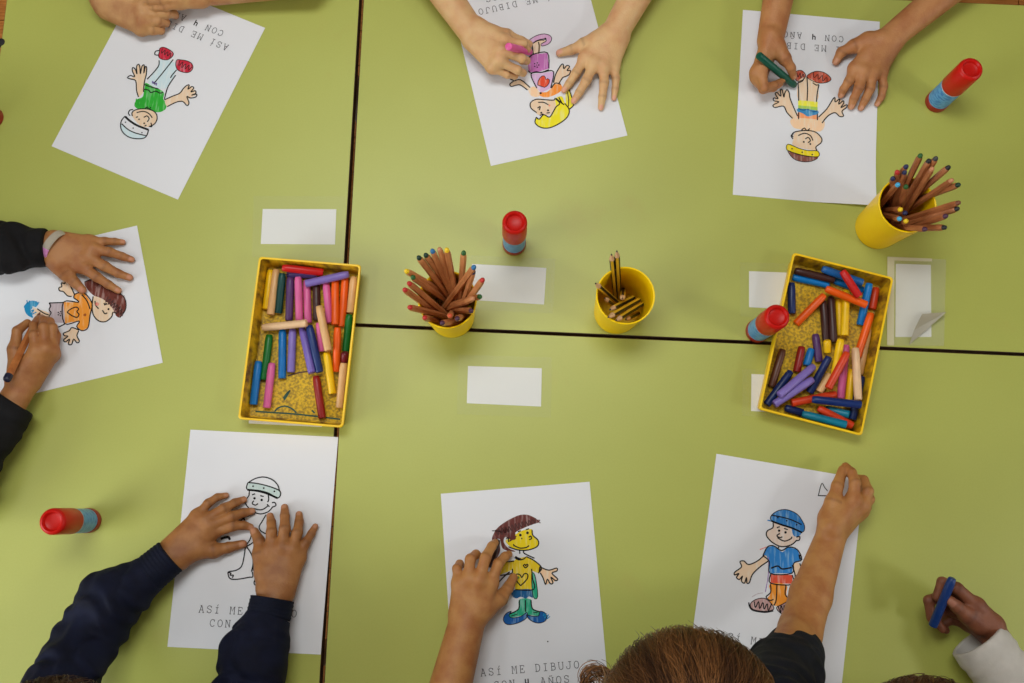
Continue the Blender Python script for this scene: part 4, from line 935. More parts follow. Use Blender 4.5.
def surface(F):
    f = F.f; s = f < 0
    c = np.zeros(np.array(f.shape) - 1, np.uint8)
    for i in (0, 1):
        for j in (0, 1):
            for k in (0, 1): c += s[i:f.shape[0] - 1 + i, j:f.shape[1] - 1 + j, k:f.shape[2] - 1 + k]
    act = np.argwhere((c > 0) & (c < 8))
    idx = np.full(c.shape, -1, np.int32); idx[tuple(act.T)] = np.arange(len(act))
    cor = [(i, j, k) for i in (0, 1) for j in (0, 1) for k in (0, 1)]
    val = np.stack([f[act[:, 0] + i, act[:, 1] + j, act[:, 2] + k] for i, j, k in cor], 1)
    acc = np.zeros((len(act), 3)); cnt = np.zeros(len(act))
    for a in range(8):
        for b in range(a + 1, 8):
            if sum(abs(cor[a][q] - cor[b][q]) for q in range(3)) != 1: continue
            va, vb = val[:, a], val[:, b]; m = (va < 0) != (vb < 0)
            t = np.where(m, va / np.where(m, va - vb, 1), 0)
            p = np.array(cor[a])[None] + t[:, None] * (np.array(cor[b]) - np.array(cor[a]))[None]
            acc[m] += p[m]; cnt[m] += 1
    V = F.lo + F.h * (act + acc / cnt[:, None])
    quads = []
    for ax in range(3):
        sl0 = [slice(None)] * 3; sl1 = [slice(None)] * 3; sl0[ax] = slice(0, -1); sl1[ax] = slice(1, None)
        A = s[tuple(sl0)]; Bm = s[tuple(sl1)]
        e = np.argwhere(A != Bm); o1, o2 = [(1, 2), (2, 0), (0, 1)][ax]
        e = e[(e[:, o1] > 0) & (e[:, o2] > 0) & (e[:, o1] < c.shape[o1]) & (e[:, o2] < c.shape[o2])]
        flip = ~A[tuple(e.T)]
        def cell(d1, d2):
            q = e.copy(); q[:, o1] -= d1; q[:, o2] -= d2; return idx[tuple(q.T)]
        Q = np.stack([cell(1, 1), cell(0, 1), cell(0, 0), cell(1, 0)], 1)
        Q[flip] = Q[flip][:, ::-1]
        quads.append(Q)
    Q = np.concatenate(quads); Q = Q[(Q >= 0).all(1)]
    return V, Q
def np_mesh(name, V, Q, mats, parent, tint=None, knuckle=None):
    me = bpy.data.meshes.new(name); o0 = np.array(parent.location, float)
    me.vertices.add(len(V)); me.vertices.foreach_set('co', (V - o0).astype(np.float32).ravel())
    me.loops.add(Q.size); me.loops.foreach_set('vertex_index', Q.astype(np.int32).ravel())
    me.polygons.add(len(Q)); me.polygons.foreach_set('loop_start', np.arange(0, Q.size, 4, dtype=np.int32))
    try: me.polygons.foreach_set('loop_total', np.full(len(Q), 4, np.int32))
    except Exception: pass
    me.update(calc_edges=True); me.validate()
    if tint is not None:
        at = me.attributes.new('tint', 'FLOAT', 'POINT'); at.data.foreach_set('value', tint.astype(np.float32))
    if knuckle is not None:
        at = me.attributes.new('knuckle', 'FLOAT', 'POINT'); at.data.foreach_set('value', knuckle.astype(np.float32))
    return link_mesh(name, me, mats, parent, smooth=True)
def V3(*p): return np.array(p, float)
def unit(v): return v / (np.linalg.norm(v) + 1e-12)

def arm_prims(pts, flat=.82):
    """pts: list of (point, half width); forearms are wider than thick"""
    out = []
    for (a, ha), (b, hb) in zip(pts[:-1], pts[1:]):
        d = unit(b - a); sd = unit(np.cross(d, V3(0, 0, 1)) if abs(d[2]) < .95 else V3(1, 0, 0))
        ra, rb = ha * flat, hb * flat
        for sg in (-1, 1): out.append((a + sd * sg * (ha - ra), b + sd * sg * (hb - rb), ra, rb))
    return out
FR = [(.0072, .0064, .0054, .0046), (.0074, .0066, .0055, .0047), (.0071, .0063, .0053, .0045), (.0062, .0055, .0047, .0040)]
TR = (.0095, .0082, .0068, .0055)
def hand_prims(h):
    """h: wrist (point, half width), mcp [index..little], fingers 4 x [pip, dip, tip], thumb [cmc, mcp, ip, tip]"""
    w, hw = h['wrist']; mcp = h['mcp']; sc = h.get('s', 1.0); pr = []
    across = unit(mcp[0] - mcp[3]) * 1.0
    for i, m in enumerate(mcp):
        st = w + across * (hw * .62) * (1 - 2 * i / 3.0)
        pr.append((st, m, .0125 * sc, (.0088, .009, .0086, .0078)[i] * sc))
    for i in range(3): pr.append((mcp[i], mcp[i + 1], .0082 * sc, .0078 * sc))
    t = h['thumb']
    pr.append((w + across * hw * .5, t[0], .0125 * sc, .0115 * sc)); pr.append((t[0], t[1], .0115 * sc, .0088 * sc)); pr.append((t[0], (mcp[0] * .6 + w * .4), .0105 * sc, .0085 * sc))
    fg = []
    for i, fch in enumerate(h['fingers']):
        P = [mcp[i]] + list(fch); R = [r * sc for r in FR[i]]
        fg.append(([(P[k], P[k + 1], R[k], R[k + 1]) for k in range(3)], P[2], P[3], R[3]))
    P = t; R = [r * sc for r in TR]
    fg.append(([(P[k], P[k + 1], R[k], R[k + 1]) for k in range(3)], P[2], P[3], R[3]))
    return pr, fg

def build_person(spec):
    """one continuous body (hands, arms, neck, head, torso) and the clothing on it"""
    hd = spec['head']; sh = spec['shoulders']  # right, left
    mid = (sh[0] + sh[1]) / 2; hips = spec['hips']; fwd = spec['fwd']; side = unit(sh[0] - sh[1])
    e = empty('person', (hips[0], hips[1], FZ), spec['label'], 'person')
    torso = []
    chest = mid + (hips - mid) * .28
    for sg in (-1, 1):
        torso.append((hips + side * .035 * sg, chest + side * .042 * sg, .066, .060)); torso.append((chest + side * .042 * sg, mid + side * .045 * sg, .058, .036))
        torso.append((mid, sh[0] if sg > 0 else sh[1], .036, .031))
    up = unit(hd - mid)
    headp = [(hd + up * .004 - fwd * .010, hd + up * .008 + fwd * .006, .074, .072), (hd - up * .040 + fwd * .030, hd - up * .012 + fwd * .026, .042, .054),
             (mid, hd - up * .035, .033, .031)]
    R_ = unit(np.cross(fwd, up))
    feat = [(hd - up * .014 + fwd * .083, hd + up * .004 + fwd * .080, .007, .005)] + [(hd - up * .012 + R_ * s * .074, hd + up * .012 + R_ * s * .076, .009, .012) for s in (-1, 1)]
    feat += [(hd - up * .038 + fwd * .071 - R_ * .012, hd - up * .038 + fwd * .071 + R_ * .012, .0045, .0045)]
    base = []; soft = []; fingers = []
    for a in spec['arms']:
        soft += arm_prims(a['pts'])
        p, fg = hand_prims(a['hand']); base += p; fingers += fg
    allp = torso + headp + soft + base + [q for f in fingers for q in f[0]] + feat
    lo = np.min([prim_box(p, .008)[0] for p in allp], axis=0); hi = np.max([prim_box(p, .008)[1] for p in allp], axis=0)
    F = Field(lo, hi, .0019)
    add_prims(F, torso, .03); add_prims(F, headp, .02); add_prims(F, feat, .006)
    add_prims(F, soft, .008); add_prims(F, base, .007)
    out = F.f.copy()
    for ch, dip, tip, r in fingers:
        lo_ = np.min([prim_box(p, .008)[0] for p in ch], axis=0); hi_ = np.max([prim_box(p, .008)[1] for p in ch], axis=0)
        sl = F.box(lo_, hi_); X, Y, Z = F.xyz(sl); g = None
        for p in ch:
            d = capsule(X, Y, Z, *p); g = d if g is None else smin(g, d, .003)
        out[sl] = np.minimum(out[sl], smin(g.astype(np.float32), F.f[sl], .0065))
    F.f = out
    # where hands and forearms press on the table the skin flattens
    sl = F.box(lo, hi); X, Y, Z = F.xyz(sl)
    inside = (X > -.80) & (X < .93) & (Y > -.30) & (Y < .80) & (Z < .004) & (Z > -.06)
    F.f = np.where(inside, np.maximum(F.f, (.0014 - Z).astype(np.float32)), F.f).astype(np.float32)
    V, Q = surface(F)
    tint = np.zeros(len(V))
    for (ch, dip, tip, r), nn in zip(fingers, [n for a in spec['arms'] for n in a['hand'].get('nails', [V3(0, 0, 1)] * 5)]):
        if nn is None: continue
        d = unit(tip - dip); n = unit(nn - d * (nn @ d)); sd = np.cross(d, n); q = V - tip
        along = q @ d; h_ = q @ n; s_ = q @ sd
        v = np.clip(1 - np.maximum(np.abs(along - r * .12) / (r * .95), np.abs(s_) / (r * .72)), 0, .35) / .35
        tint = np.maximum(tint, np.where((h_ > r * .25) & (np.abs(along) < .02), v, 0))
    q = V - hd; mu = q @ up + .038 - .12 * (q @ R_) ** 2 / .014; ml = q @ R_   # lips
    tint = np.maximum(tint, .8 * np.clip(1.6 - np.abs(mu) / .0045, 0, 1) * (np.abs(ml) < .0165) * (q @ fwd > .055))
    kn = np.zeros(len(V))
    for ch, dip, tip, r in fingers:
        for (a, b_, ra, rb), wt in zip(ch[1:], (.5, .4)):   # creases over the finger joints
            d = unit(b_ - a); q = V - a; al = q @ d; h_ = np.linalg.norm(q - al[:, None] * d, axis=1)
            kn = np.maximum(kn, wt * np.exp(-(al / .0022) ** 2) * (h_ < ra * 1.4) * (q[:, 2] > ra * .25))
    np_mesh('body', V, Q, spec['skin'], e, tint, kn)
    # eyes
    for s in (-1, 1):
        c = hd + up * .004 + fwd * .0725 + R_ * s * .027
        b = MB(); b.lathe(c - fwd * .004, c + fwd * .006, [(0, .004), (.003, .0085), (.006, .0078), (.0085, .005), (.0098, .001)], 12); eye_ = b.build('eye', mat('eye_white', (230, 228, 224), .2), e, smooth=True)
        # iris belongs to the eye
        b = MB(); b.lathe(c + fwd * .0052, c + fwd * .0072, [(0, .0042), (.0012, .0036), (.0016, .0005)], 10); ob = b.build('iris', mat('iris_brown', (54, 32, 20), .2), e, smooth=True); ob.parent = eye_
    # shirt
    g = spec['shirt']
    sp = [(a, b, ra + .006, rb + .006) for a, b, ra, rb in torso]
    sleeves = g.get('sleeves', [])
    allp = sp + [p for s in sleeves for p in s]
    lo = np.min([prim_box(p, .012)[0] for p in allp], axis=0); hi = np.max([prim_box(p, .012)[1] for p in allp], axis=0)
    F = Field(lo, hi, g.get('grid', .0035)); add_prims(F, sp, .03)
    for s in sleeves:
        lo_ = np.min([prim_box(p, .014)[0] for p in s], axis=0); hi_ = np.max([prim_box(p, .014)[1] for p in s], axis=0)
        sl = F.box(lo_, hi_); X, Y, Z = F.xyz(sl); gg = None
        for p in s:
            d = capsule(X, Y, Z, *p[:4]); gg = d if gg is None else smin(gg, d, .012)
        a, b, ra, rb = s[-1][:4]; d = unit(b - a); ax = (X - b[0]) * d[0] + (Y - b[1]) * d[1] + (Z - b[2]) * d[2]
        am = g.get('fold', .0022)
        w = np.sin(150 * ax + 2.4 * np.sin(70 * X + 40 * Z + 1.3) + 1.8 * np.sin(64 * Y - 50 * Z)) + .6 * np.sin(95 * X - 120 * Y + 60 * Z + 2 * np.sin(110 * ax))
        gg = gg + am * w * np.clip(-ax / .02 - .3, 0, 1)
        gg = np.maximum(gg, ax)
        if g.get('open'):
            inn = np.sqrt((X - b[0] - ax * d[0]) ** 2 + (Y - b[1] - ax * d[1]) ** 2 + (Z - b[2] - ax * d[2]) ** 2) - (rb - g['open'])
            gg = np.where(ax > -.05, np.maximum(gg, -np.maximum(inn, -ax - .03)), gg)
        F.f[sl] = smin(F.f[sl], gg.astype(np.float32), .006)
    sl = F.box(lo, hi); X, Y, Z = F.xyz(sl)
    inside = (X > -.80) & (X < .93) & (Y > -.30) & (Y < .80) & (Z < .004) & (Z > -.06)
    F.f = np.where(inside, np.maximum(F.f, (.0009 - Z).astype(np.float32)), F.f).astype(np.float32)
    V, Q = surface(F); np_mesh(g['name'], V, Q, g['mat'], e)
    for s in g.get('cuffs', []):
        F = Field(*[np.min([prim_box(p, .008)[0] for p in s], axis=0), np.max([prim_box(p, .008)[1] for p in s], axis=0)], .0016)
        sl = F.box(F.lo, F.lo + F.h * F.n); X, Y, Z = F.xyz(sl)
        a, b, ra, rb = s[0][:4]; d = unit(b - a); L = np.linalg.norm(b - a); ax = (X - a[0]) * d[0] + (Y - a[1]) * d[1] + (Z - a[2]) * d[2]
        gg = capsule(X, Y, Z, a - d * .01, b + d * .01, ra, rb) + .0006 * np.sin(ax * 2 * math.pi / .0052)
        gg = np.maximum(np.maximum(gg, ax - L), -ax); gg = np.maximum(gg, .0009 - Z)
        F.f = gg.astype(np.float32); V, Q = surface(F); np_mesh('cuff', V, Q, g.get('cuffmat', g['mat']), e)
    # trousers and shoes
    F = Field(hips - V3(.2, .2, .0) + V3(0, 0, FZ + .03 - hips[2]), hips + V3(.2, .2, .1), .006)
    leg = []
    for sg in (-1, 1):
        hp = hips + side * .045 * sg; an = V3(hp[0] + side[0] * .02 * sg, hp[1] + side[1] * .02 * sg, FZ + .07); kn = (hp + an) / 2 + fwd * .012
        leg += [(hp + V3(0, 0, .01), kn, .066, .048), (kn, an, .048, .040)]
    add_prims(F, leg, .01); V, Q = surface(F); np_mesh('trousers', V, Q, spec['trousers'], e)
    for sg in (-1, 1):
        hp = hips + side * .065 * sg; b_ = V3(hp[0], hp[1], FZ + .032)
        F = Field(b_ - V3(.15, .15, .035), b_ + V3(.15, .15, .06), .005)
        add_prims(F, [(b_ - fwd * .03, b_ + fwd * .07, .032, .028), (b_ - fwd * .02, b_ + V3(0, 0, .02), .034, .034)], .01)
        X, Y, Z = F.xyz(F.box(F.lo, F.lo + 1)); F.f = np.maximum(F.f, (FZ + .002 - Z)).astype(np.float32)
        V, Q = surface(F); np_mesh('shoe', V, Q, mat('shoe_grey', (88, 84, 88), .6), e)
    # hair
    if spec.get('hair'):
        hair(e, hd, up, fwd, R_, **spec['hair'])
    return e

def strand_mat(name, a, b):
    m = mat(name, a, rough=0.38, spec=0.4); nt = m.node_tree
    at = nt.nodes.new('ShaderNodeAttribute'); at.attribute_name = 'tint'
    cr = nt.nodes.new('ShaderNodeValToRGB'); cr.color_ramp.elements[0].color = srgb(a); cr.color_ramp.elements[1].color = srgb(b)
    nt.links.new(at.outputs['Fac'], cr.inputs['Fac']); nt.links.new(cr.outputs['Color'], nt.nodes['Principled BSDF'].inputs['Base Color'])
    return m
def hair(e, hd, up, fwd, R_, cola, colb, length=.10, n=900, rad=.0865, part=None, curls=(), seed=2, key='hair', width=.00075, fringe=0.0):
    rng = np.random.RandomState(seed); V = []; Q = []; T = []
    c0 = hd - fwd * .003 + up * .004
    # closed cap underneath
    F = Field(hd - .13, hd + .13, .003); add_prims(F, [(c0 - fwd * .003, c0 + fwd * .003, rad - .006, rad - .006)], .01)
    X, Y, Z = F.xyz(F.box(F.lo, F.lo + 1)); q = [X - hd[0], Y - hd[1], Z - hd[2]]
    fz = q[0] * fwd[0] + q[1] * fwd[1] + q[2] * fwd[2]; uz = q[0] * up[0] + q[1] * up[1] + q[2] * up[2]
    F.f = np.maximum(F.f, np.minimum(fz - .040 - fringe, fz * .75 - uz + .028 - fringe)).astype(np.float32); F.f = np.maximum(F.f, -uz - .055).astype(np.float32)
    v, f = surface(F); V.append(v); Q.append(f); T.append(np.full(len(v), .12)); off = len(v)
    pole = unit(up * 1.0 + (part if part is not None else -fwd * .25)); e1 = unit(np.cross(pole, fwd)); e2 = np.cross(pole, e1)
    for k in range(n):
        az = rng.uniform(0, 2 * math.pi); t0 = abs(rng.normal(0, .55)); t0 = min(t0, 1.7); L = rng.uniform(.6, 1.2) * length / rad
        d0 = e1 * math.cos(az) + e2 * math.sin(az); fr = float(d0 @ fwd)
        if fr > .15: L = max(.25, min(L, rng.uniform(1.45, 1.75) - t0))
        wob = rng.normal(0, .10, 2); rr = rad + rng.uniform(-.003, .002); m = 11; P = []
        for i in range(m):
            s = i / (m - 1); th = t0 + L * s; a2 = az + wob[0] * s + .10 * math.sin(3 * s + wob[1] * 20)
            d = pole * math.cos(th) + (e1 * math.cos(a2) + e2 * math.sin(a2)) * math.sin(th)
            p = c0 + d * rr * (1 + .006 * math.sin(5 * s + az * 3)); dv = p - c0
            if th > 1.75: p = P[-1] + (P[-1] - P[-2]) * .6 + V3(0, 0, -.003) if len(P) > 1 else p
            P.append(p)
        P = np.array(P); 
        if ((P - hd) @ fwd).max() > .062 + fringe * .8 and ((P - hd) @ up).min() < .03: P = P[:max(3, int(m * .45))]
        add_strand(V, Q, T, P, width * rng.uniform(.7, 1.3), float(np.clip(.33 + .22 * math.sin(az * 9 + 2 * math.sin(az * 4)) + rng.normal(0, .14), 0, 1)))
    for (ctr, r, cnt) in curls:
        for k in range(cnt):
            a = rng.uniform(0, 6.28); rr = r * rng.uniform(.45, 1.0); tl = rng.normal(0, .35, 2); st = ctr + rng.normal(0, r * .18, 3)
            u1 = unit(V3(1, tl[0], tl[1])); u2 = unit(V3(-tl[0], 1, .3)); m = 14
            P = np.array([st + rr * (u1 * math.cos(a + 4.4 * i / m) + u2 * math.sin(a + 4.4 * i / m)) + V3(0, 0, -.0016 * i) for i in range(m)])
            add_strand(V, Q, T, P, width * 1.1, float(rng.uniform(0, .8)))
    base = 0; VV = []; QQ = []
    for v, f in zip(V, Q): VV.append(v); QQ.append(f + base); base += len(v)
    np_mesh('hair', np.concatenate(VV), np.concatenate(QQ), strand_mat('hair_' + key, cola, colb), e, np.concatenate(T))
def add_strand(V, Q, T, P, w, tone):
    m = len(P); d = np.gradient(P, axis=0); d /= np.linalg.norm(d, axis=1)[:, None] + 1e-9
    h = np.cross(d, [.31, .2, .93]); h /= np.linalg.norm(h, axis=1)[:, None] + 1e-9; g = np.cross(d, h)
    tap = np.linspace(1, .45, m)[:, None] * w
    ring = [P + tap * (h * math.cos(a) + g * math.sin(a)) for a in (0, 2.094, 4.189)]
    v = np.stack(ring, 1).reshape(-1, 3); f = []
    for i in range(m - 1):
        for j in range(3): f.append((i * 3 + j, i * 3 + (j + 1) % 3, i * 3 + 3 + (j + 1) % 3, i * 3 + 3 + j))
    V.append(v); Q.append(np.array(f)); T.append(np.full(len(v), tone))

def crop(x0, y0, s): return lambda x, y, z: U(x0 + x / s, y0 + y / s, z / 1000.0)
def relaxed_hand(w, d, dn, inner):
    """a loose hand hanging from wrist w along d, palm normal dn, thumb towards inner"""
    mcp = [w + d * .05 + inner * (.018 - .012 * i) for i in range(4)]
    fing = [[m + d * .020 + dn * .004, m + d * .032 + dn * .012, m + d * .040 + dn * .022] for m in mcp]
    th = [w + d * .014 + inner * .018, w + d * .034 + inner * .028, w + d * .050 + inner * .033 + dn * .006, w + d * .064 + inner * .032 + dn * .012]
    return dict(wrist=(w, .018), mcp=mcp, fingers=fing, thumb=th, nails=[None] * 5)
def mkhand(K, wrist, hw, mcp, fingers, thumb, s=1.0, nails=None):
    h = dict(wrist=(K(*wrist), hw), mcp=[K(*p) for p in mcp], fingers=[[K(*p) for p in f] for f in fingers], thumb=[K(*p) for p in thumb], s=s)
    if nails: h['nails'] = nails
    return h
NO = [None] * 5
UPN = V3(0, 0, 1)
m_dark_tr = mat('trousers_navy', (40, 44, 66), rough=0.85, var=.2, vscale=60)
m_grey_tr = mat('trousers_grey', (96, 96, 100), rough=0.85, var=.2, vscale=60)
def cloth(name, col, dark, bscale=900): return mat(name, col, rough=0.8, col2=dark, vscale=30, bump=.35, bscale=bscale, spec=.2)
PX = lambda u, v, z: U(u, v, z / 1000.0)

# --- child at the top left with clasped hands
K = crop(80, 0, 8.53)
wA = K(222, 2, 27); eA = V3(-.68, .885, .045); sA = V3(-.645, .965, .205)
hA = mkhand(K, (225, 4, 28), .0225, [(520, 60, 34), (540, 130, 30), (545, 195, 25), (520, 250, 19)],
            [[(740, 40, 30), (800, 45, 20), (760, 50, 10)], [(740, 112, 30), (800, 118, 20), (815, 135, 10)], [(670, 180, 25), (730, 190, 17), (735, 205, 8)], [(620, 262, 19), (690, 262, 13), (700, 250, 8)]],
            [(350, 10, 30), (470, -40, 36), (600, -60, 36), (700, -50, 34)], s=1.16, nails=NO)
K2 = crop(80, 0, 8.53)
wB = U(214, -8, .030); eB = U(305, -22, .045); sB = V3(-.335, .98, .205)
hB = mkhand(K2, (1040, -60, 34), .018, [(870, -120, 40), (850, -60, 44), (845, -10, 42), (850, 30, 36)],
            [[(700, -110, 44), (620, -100, 40), (560, -95, 34)], [(700, -55, 50), (600, -50, 46), (530, -48, 40)], [(700, 5, 49), (600, 10, 46), (520, 10, 41)], [(730, 62, 42), (640, 68, 40), (570, 68, 36)]],
            [(960, -110, 40), (880, -160, 44), (800, -180, 44), (730, -190, 42)], nails=NO)
sk1 = skin('skin_light_tan', (196, 148, 96), (205, 152, 122), (173, 115, 71))
build_person(dict(label='child at the top left edge with bare forearms and clasped hands', skin=sk1, shoulders=[sA, sB], hips=V3(-.49, 1.06, .0), head=V3(-.49, .97, .40), fwd=unit(V3(0, -.9, -.42)),
    arms=[dict(pts=[(sA, .031), (eA, .029), (wA, .0235)], hand=hA), dict(pts=[(sB, .031), (eB, .028), (wB, .020)], hand=hB)],
    shirt=dict(name='t_shirt', mat=cloth('cloth_white', (222, 222, 226), (206, 206, 212)), sleeves=[[(sA, sA * .45 + eA * .55, .042, .038)], [(sB, sB * .45 + eB * .55, .042, .038)]]),
    trousers=m_dark_tr, hair=dict(cola=(38, 24, 18), colb=(92, 60, 40), length=.09, n=1500, key='dark', seed=4, width=.0009)))

# --- child at the top centre colouring with a pink crayon
K = crop(410, 0, 6.83)
sR, sL = V3(-.075, .965, .225), V3(.165, .965, .225)
wR = K(430, 232, 34); eR = PX(405, -62, 50)
hR = mkhand(K, (445, 235, 34), .0205, [(640, 275, 45), (625, 345, 47), (600, 415, 41), (560, 462, 32)],
            [[(775, 300, 41), (800, 335, 26), (770, 345, 13)], [(765, 400, 42), (797, 415, 26), (760, 420, 12)], [(735, 478, 35), (772, 498, 21), (740, 500, 9)], [(665, 510, 25), (715, 520, 16), (700, 510, 8)]],
            [(560, 235, 38), (660, 242, 36), (760, 280, 26), (815, 300, 14)], nails=NO)
K3 = crop(540, 0, 5.692)
wL = K3(418, 205, 22); eL = PX(668, -62, 46)
hL = mkhand(K3, (415, 210, 20), .0195, [(258, 328, 15), (308, 362, 17), (362, 380, 16), (420, 372, 13)],
            [[(205, 415, 13), (166, 475, 8), (138, 512, 6)], [(265, 455, 16), (224, 525, 10), (193, 574, 6.5)], [(365, 470, 15), (355, 550, 9), (347, 612, 6)], [(432, 445, 12), (428, 505, 8), (421, 558, 5.5)]],
            [(325, 232, 18), (250, 255, 13), (178, 284, 9), (112, 302, 7)], s=1.09)
sk2 = skin('skin_light', (211, 171, 121), (218, 158, 133), (202, 151, 105))
build_person(dict(label='child at the top centre with pale bare arms, one hand spread flat on the sheet', skin=sk2, shoulders=[sR, sL], hips=V3(.045, 1.06, .0), head=V3(.045, .965, .41), fwd=unit(V3(0, -.9, -.42)),
    arms=[dict(pts=[(sR, .032), (eR, .0275), (wR, .0205)], hand=hR), dict(pts=[(sL, .032), (eL, .028), (wL, .0205)], hand=hL)],
    shirt=dict(name='t_shirt', mat=cloth('cloth_rose', (206, 140, 158), (190, 120, 140)), sleeves=[[(sR, sR * .5 + eR * .5, .042, .038)], [(sL, sL * .5 + eL * .5, .042, .038)]]),
    trousers=m_grey_tr, hair=dict(cola=(86, 56, 34), colb=(176, 130, 84), length=.15, n=1500, key='fair', seed=5, width=.0009)))
crayon(K(820, 355, 6), K(672, 318, 88), 'pinkhand', 'pink crayon held upright in the fist of the top centre child', 'crayons held in hands')

# --- child at the top right with a green crayon
K = crop(740, 0, 5.69)
sR, sL = V3(.415, .985, .225), V3(.655, .985, .225)
wR = K(172, 232, 36); eR = PX(792, -75, 52)
hR = mkhand(K, (175, 240, 36), .0195, [(118, 385, 40), (96, 412, 33), (98, 440, 25), (115, 460, 17)],
            [[(140, 500, 38), (198, 482, 30), (243, 457, 21)], [(132, 508, 27), (190, 500, 20), (228, 478, 13)], [(132, 506, 17), (182, 498, 11), (212, 484, 8)], [(140, 494, 9.5), (172, 488, 7), (196, 478, 6)]],
            [(208, 268, 42), (252, 330, 43), (290, 386, 35), (303, 434, 22)], nails=[None, None, None, None, V3(.3, -.2, 1)])
K5 = crop(820, 0, 5.69)
wL = K5(385, 228, 26); eL = PX(1000, -52, 52)
hL = mkhand(K5, (378, 238, 25), .0195, [(200, 388, 22), (245, 408, 24), (298, 415, 22), (350, 402, 17)],
            [[(165, 462, 21), (133, 510, 13), (120, 541, 7)], [(222, 500, 23), (192, 562, 13), (178, 606, 7)], [(285, 505, 20), (256, 570, 12), (233, 614, 6.5)], [(362, 492, 15), (350, 550, 9), (325, 592, 6)]],
            [(275, 235, 22), (195, 262, 18), (122, 296, 13), (92, 350, 7)], s=1.1, nails=[V3(0, -.6, 1)] * 4 + [UPN])
sk3 = skin('skin_tan', (180, 124, 76), (200, 144, 112), (162, 101, 59))
build_person(dict(label='child at the top right with tan bare arms colouring with a green crayon', skin=sk3, shoulders=[sR, sL], hips=V3(.535, 1.08, .0), head=V3(.535, .985, .41), fwd=unit(V3(0, -.9, -.42)),
    arms=[dict(pts=[(sR, .032), (eR, .0275), (wR, .0195)], hand=hR), dict(pts=[(sL, .032), (eL, .0275), (wL, .0195)], hand=hL)],
    shirt=dict(name='t_shirt', mat=cloth('cloth_blue', (86, 120, 168), (70, 100, 146)), sleeves=[[(sR, sR * .5 + eR * .5, .042, .038)], [(sL, sL * .5 + eL * .5, .042, .038)]]),
    trousers=m_dark_tr, hair=dict(cola=(30, 20, 16), colb=(80, 54, 38), length=.09, n=1500, key='black', seed=6, width=.0009)))
crayon(K(312, 487, 5.5), K(106, 314, 66), 'greenhand', 'dark green crayon held by the top right child', 'crayons held in hands')

# --- child at the left edge in a black jacket
K = crop(0, 215, 6.827)
sL, sR = V3(-.985, .50, .225), V3(-.985, .26, .225)
wL = K(335, 222, 24); eL = PX(-62, 250, 40)
hL = mkhand(K, (350, 222, 23), .0205, [(545, 345, 17), (605, 290, 19), (632, 235, 18), (610, 180, 15)],
            [[(660, 422, 16), (740, 475, 10), (808, 515, 6.5)], [(715, 350, 18), (808, 400, 11), (885, 427, 6.5)], [(745, 252, 17), (832, 282, 10), (898, 304, 6.5)], [(715, 180, 14), (785, 182, 9), (838, 186, 6)]],
            [(405, 335, 20), (448, 398, 15), (508, 458, 10), (562, 510, 7.5)], s=1.1)
K7 = crop(0, 290, 3.79)
wR = K7(86, 362, 30); eR = PX(-50, 500, 45)
hR = mkhand(K7, (90, 345, 30), .0195, [(135, 232, 38), (172, 225, 36), (196, 232, 28), (203, 246, 19)],
            [[(128, 168, 39), (128, 132, 29), (142, 108, 15)], [(165, 138, 36), (166, 114, 25), (158, 104, 13)], [(198, 142, 27), (190, 118, 17), (176, 110, 9)], [(214, 172, 17), (204, 140, 10), (190, 124, 7)]],
            [(68, 300, 32), (56, 225, 33), (66, 155, 30), (104, 124, 20)], nails=[None, None, None, None, None])
sk4 = skin('skin_brown', (176, 121, 71), (196, 135, 105), (155, 95, 54))
cl4 = cloth('jacket_black', (26, 25, 27), (18, 17, 19))
slv = [[(sL, eL, .044, .040), (eL, K(60, 225, 33), .040, .0325), (K(60, 225, 33), K(322, 222, 26), .0325, .0275)],
       [(sR, eR, .044, .040), (eR, K7(34, 462, 36), .038, .0275), (K7(34, 462, 36), K7(60, 430, 34), .0275, .0245)]]
p4 = build_person(dict(label='child in a black jacket with a bracelet and thick pencil, left edge', skin=sk4, shoulders=[sR, sL], hips=V3(-1.06, .38, .0), head=V3(-.985, .38, .41), fwd=unit(V3(.9, 0, -.42)),
    arms=[dict(pts=[(sR, .032), (eR, .0265), (wR, .0195)], hand=hR), dict(pts=[(sL, .032), (eL, .0265), (wL, .0205)], hand=hL)],
    shirt=dict(name='jacket', mat=cl4, sleeves=slv, grid=.0025, fold=.0026), trousers=m_dark_tr, hair=dict(cola=(44, 28, 20), colb=(104, 70, 48), length=.16, n=1500, key='chestnut', seed=7, width=.0009)))
# bracelet: two sections of a band round the wrist
def band(c, d, ra, rz, a0, a1, wdt, m, name, parent):
    s = unit(np.cross(d, V3(0, 0, 1))); n = np.cross(s, d); b = MB(); R = []
    for k in range(19):
        a = a0 + (a1 - a0) * k / 18
        o = s * math.cos(a); z = n * math.sin(a)
        R.append([c + o * (ra + e_) + z * (rz + e_) + d * w_ for e_, w_ in ((0, -wdt), (.0016, -wdt * .8), (.0016, wdt * .8), (0, wdt), (-.0004, 0))])
    b.rings(R); return b.build(name, m, parent, smooth=True)
dW = unit(K(420, 222, 23) - K(300, 222, 24)); cW = K(374, 220, 23)
dW = unit(dW + .58 * unit(np.cross(dW, V3(0, 0, 1))))
bo = band(cW, dW, .0242, .0215, 1.25, 2 * math.pi - 1.2, .0058, mat('bracelet_clear', (176, 166, 150), .25, spec=.6), 'bracelet', p4)
b2 = band(cW, dW, .0242, .0215, -1.2, 1.25, .0058, mat('bracelet_pink', (214, 140, 196), .3, spec=.6), 'pink_section', p4)
b2.parent = bo
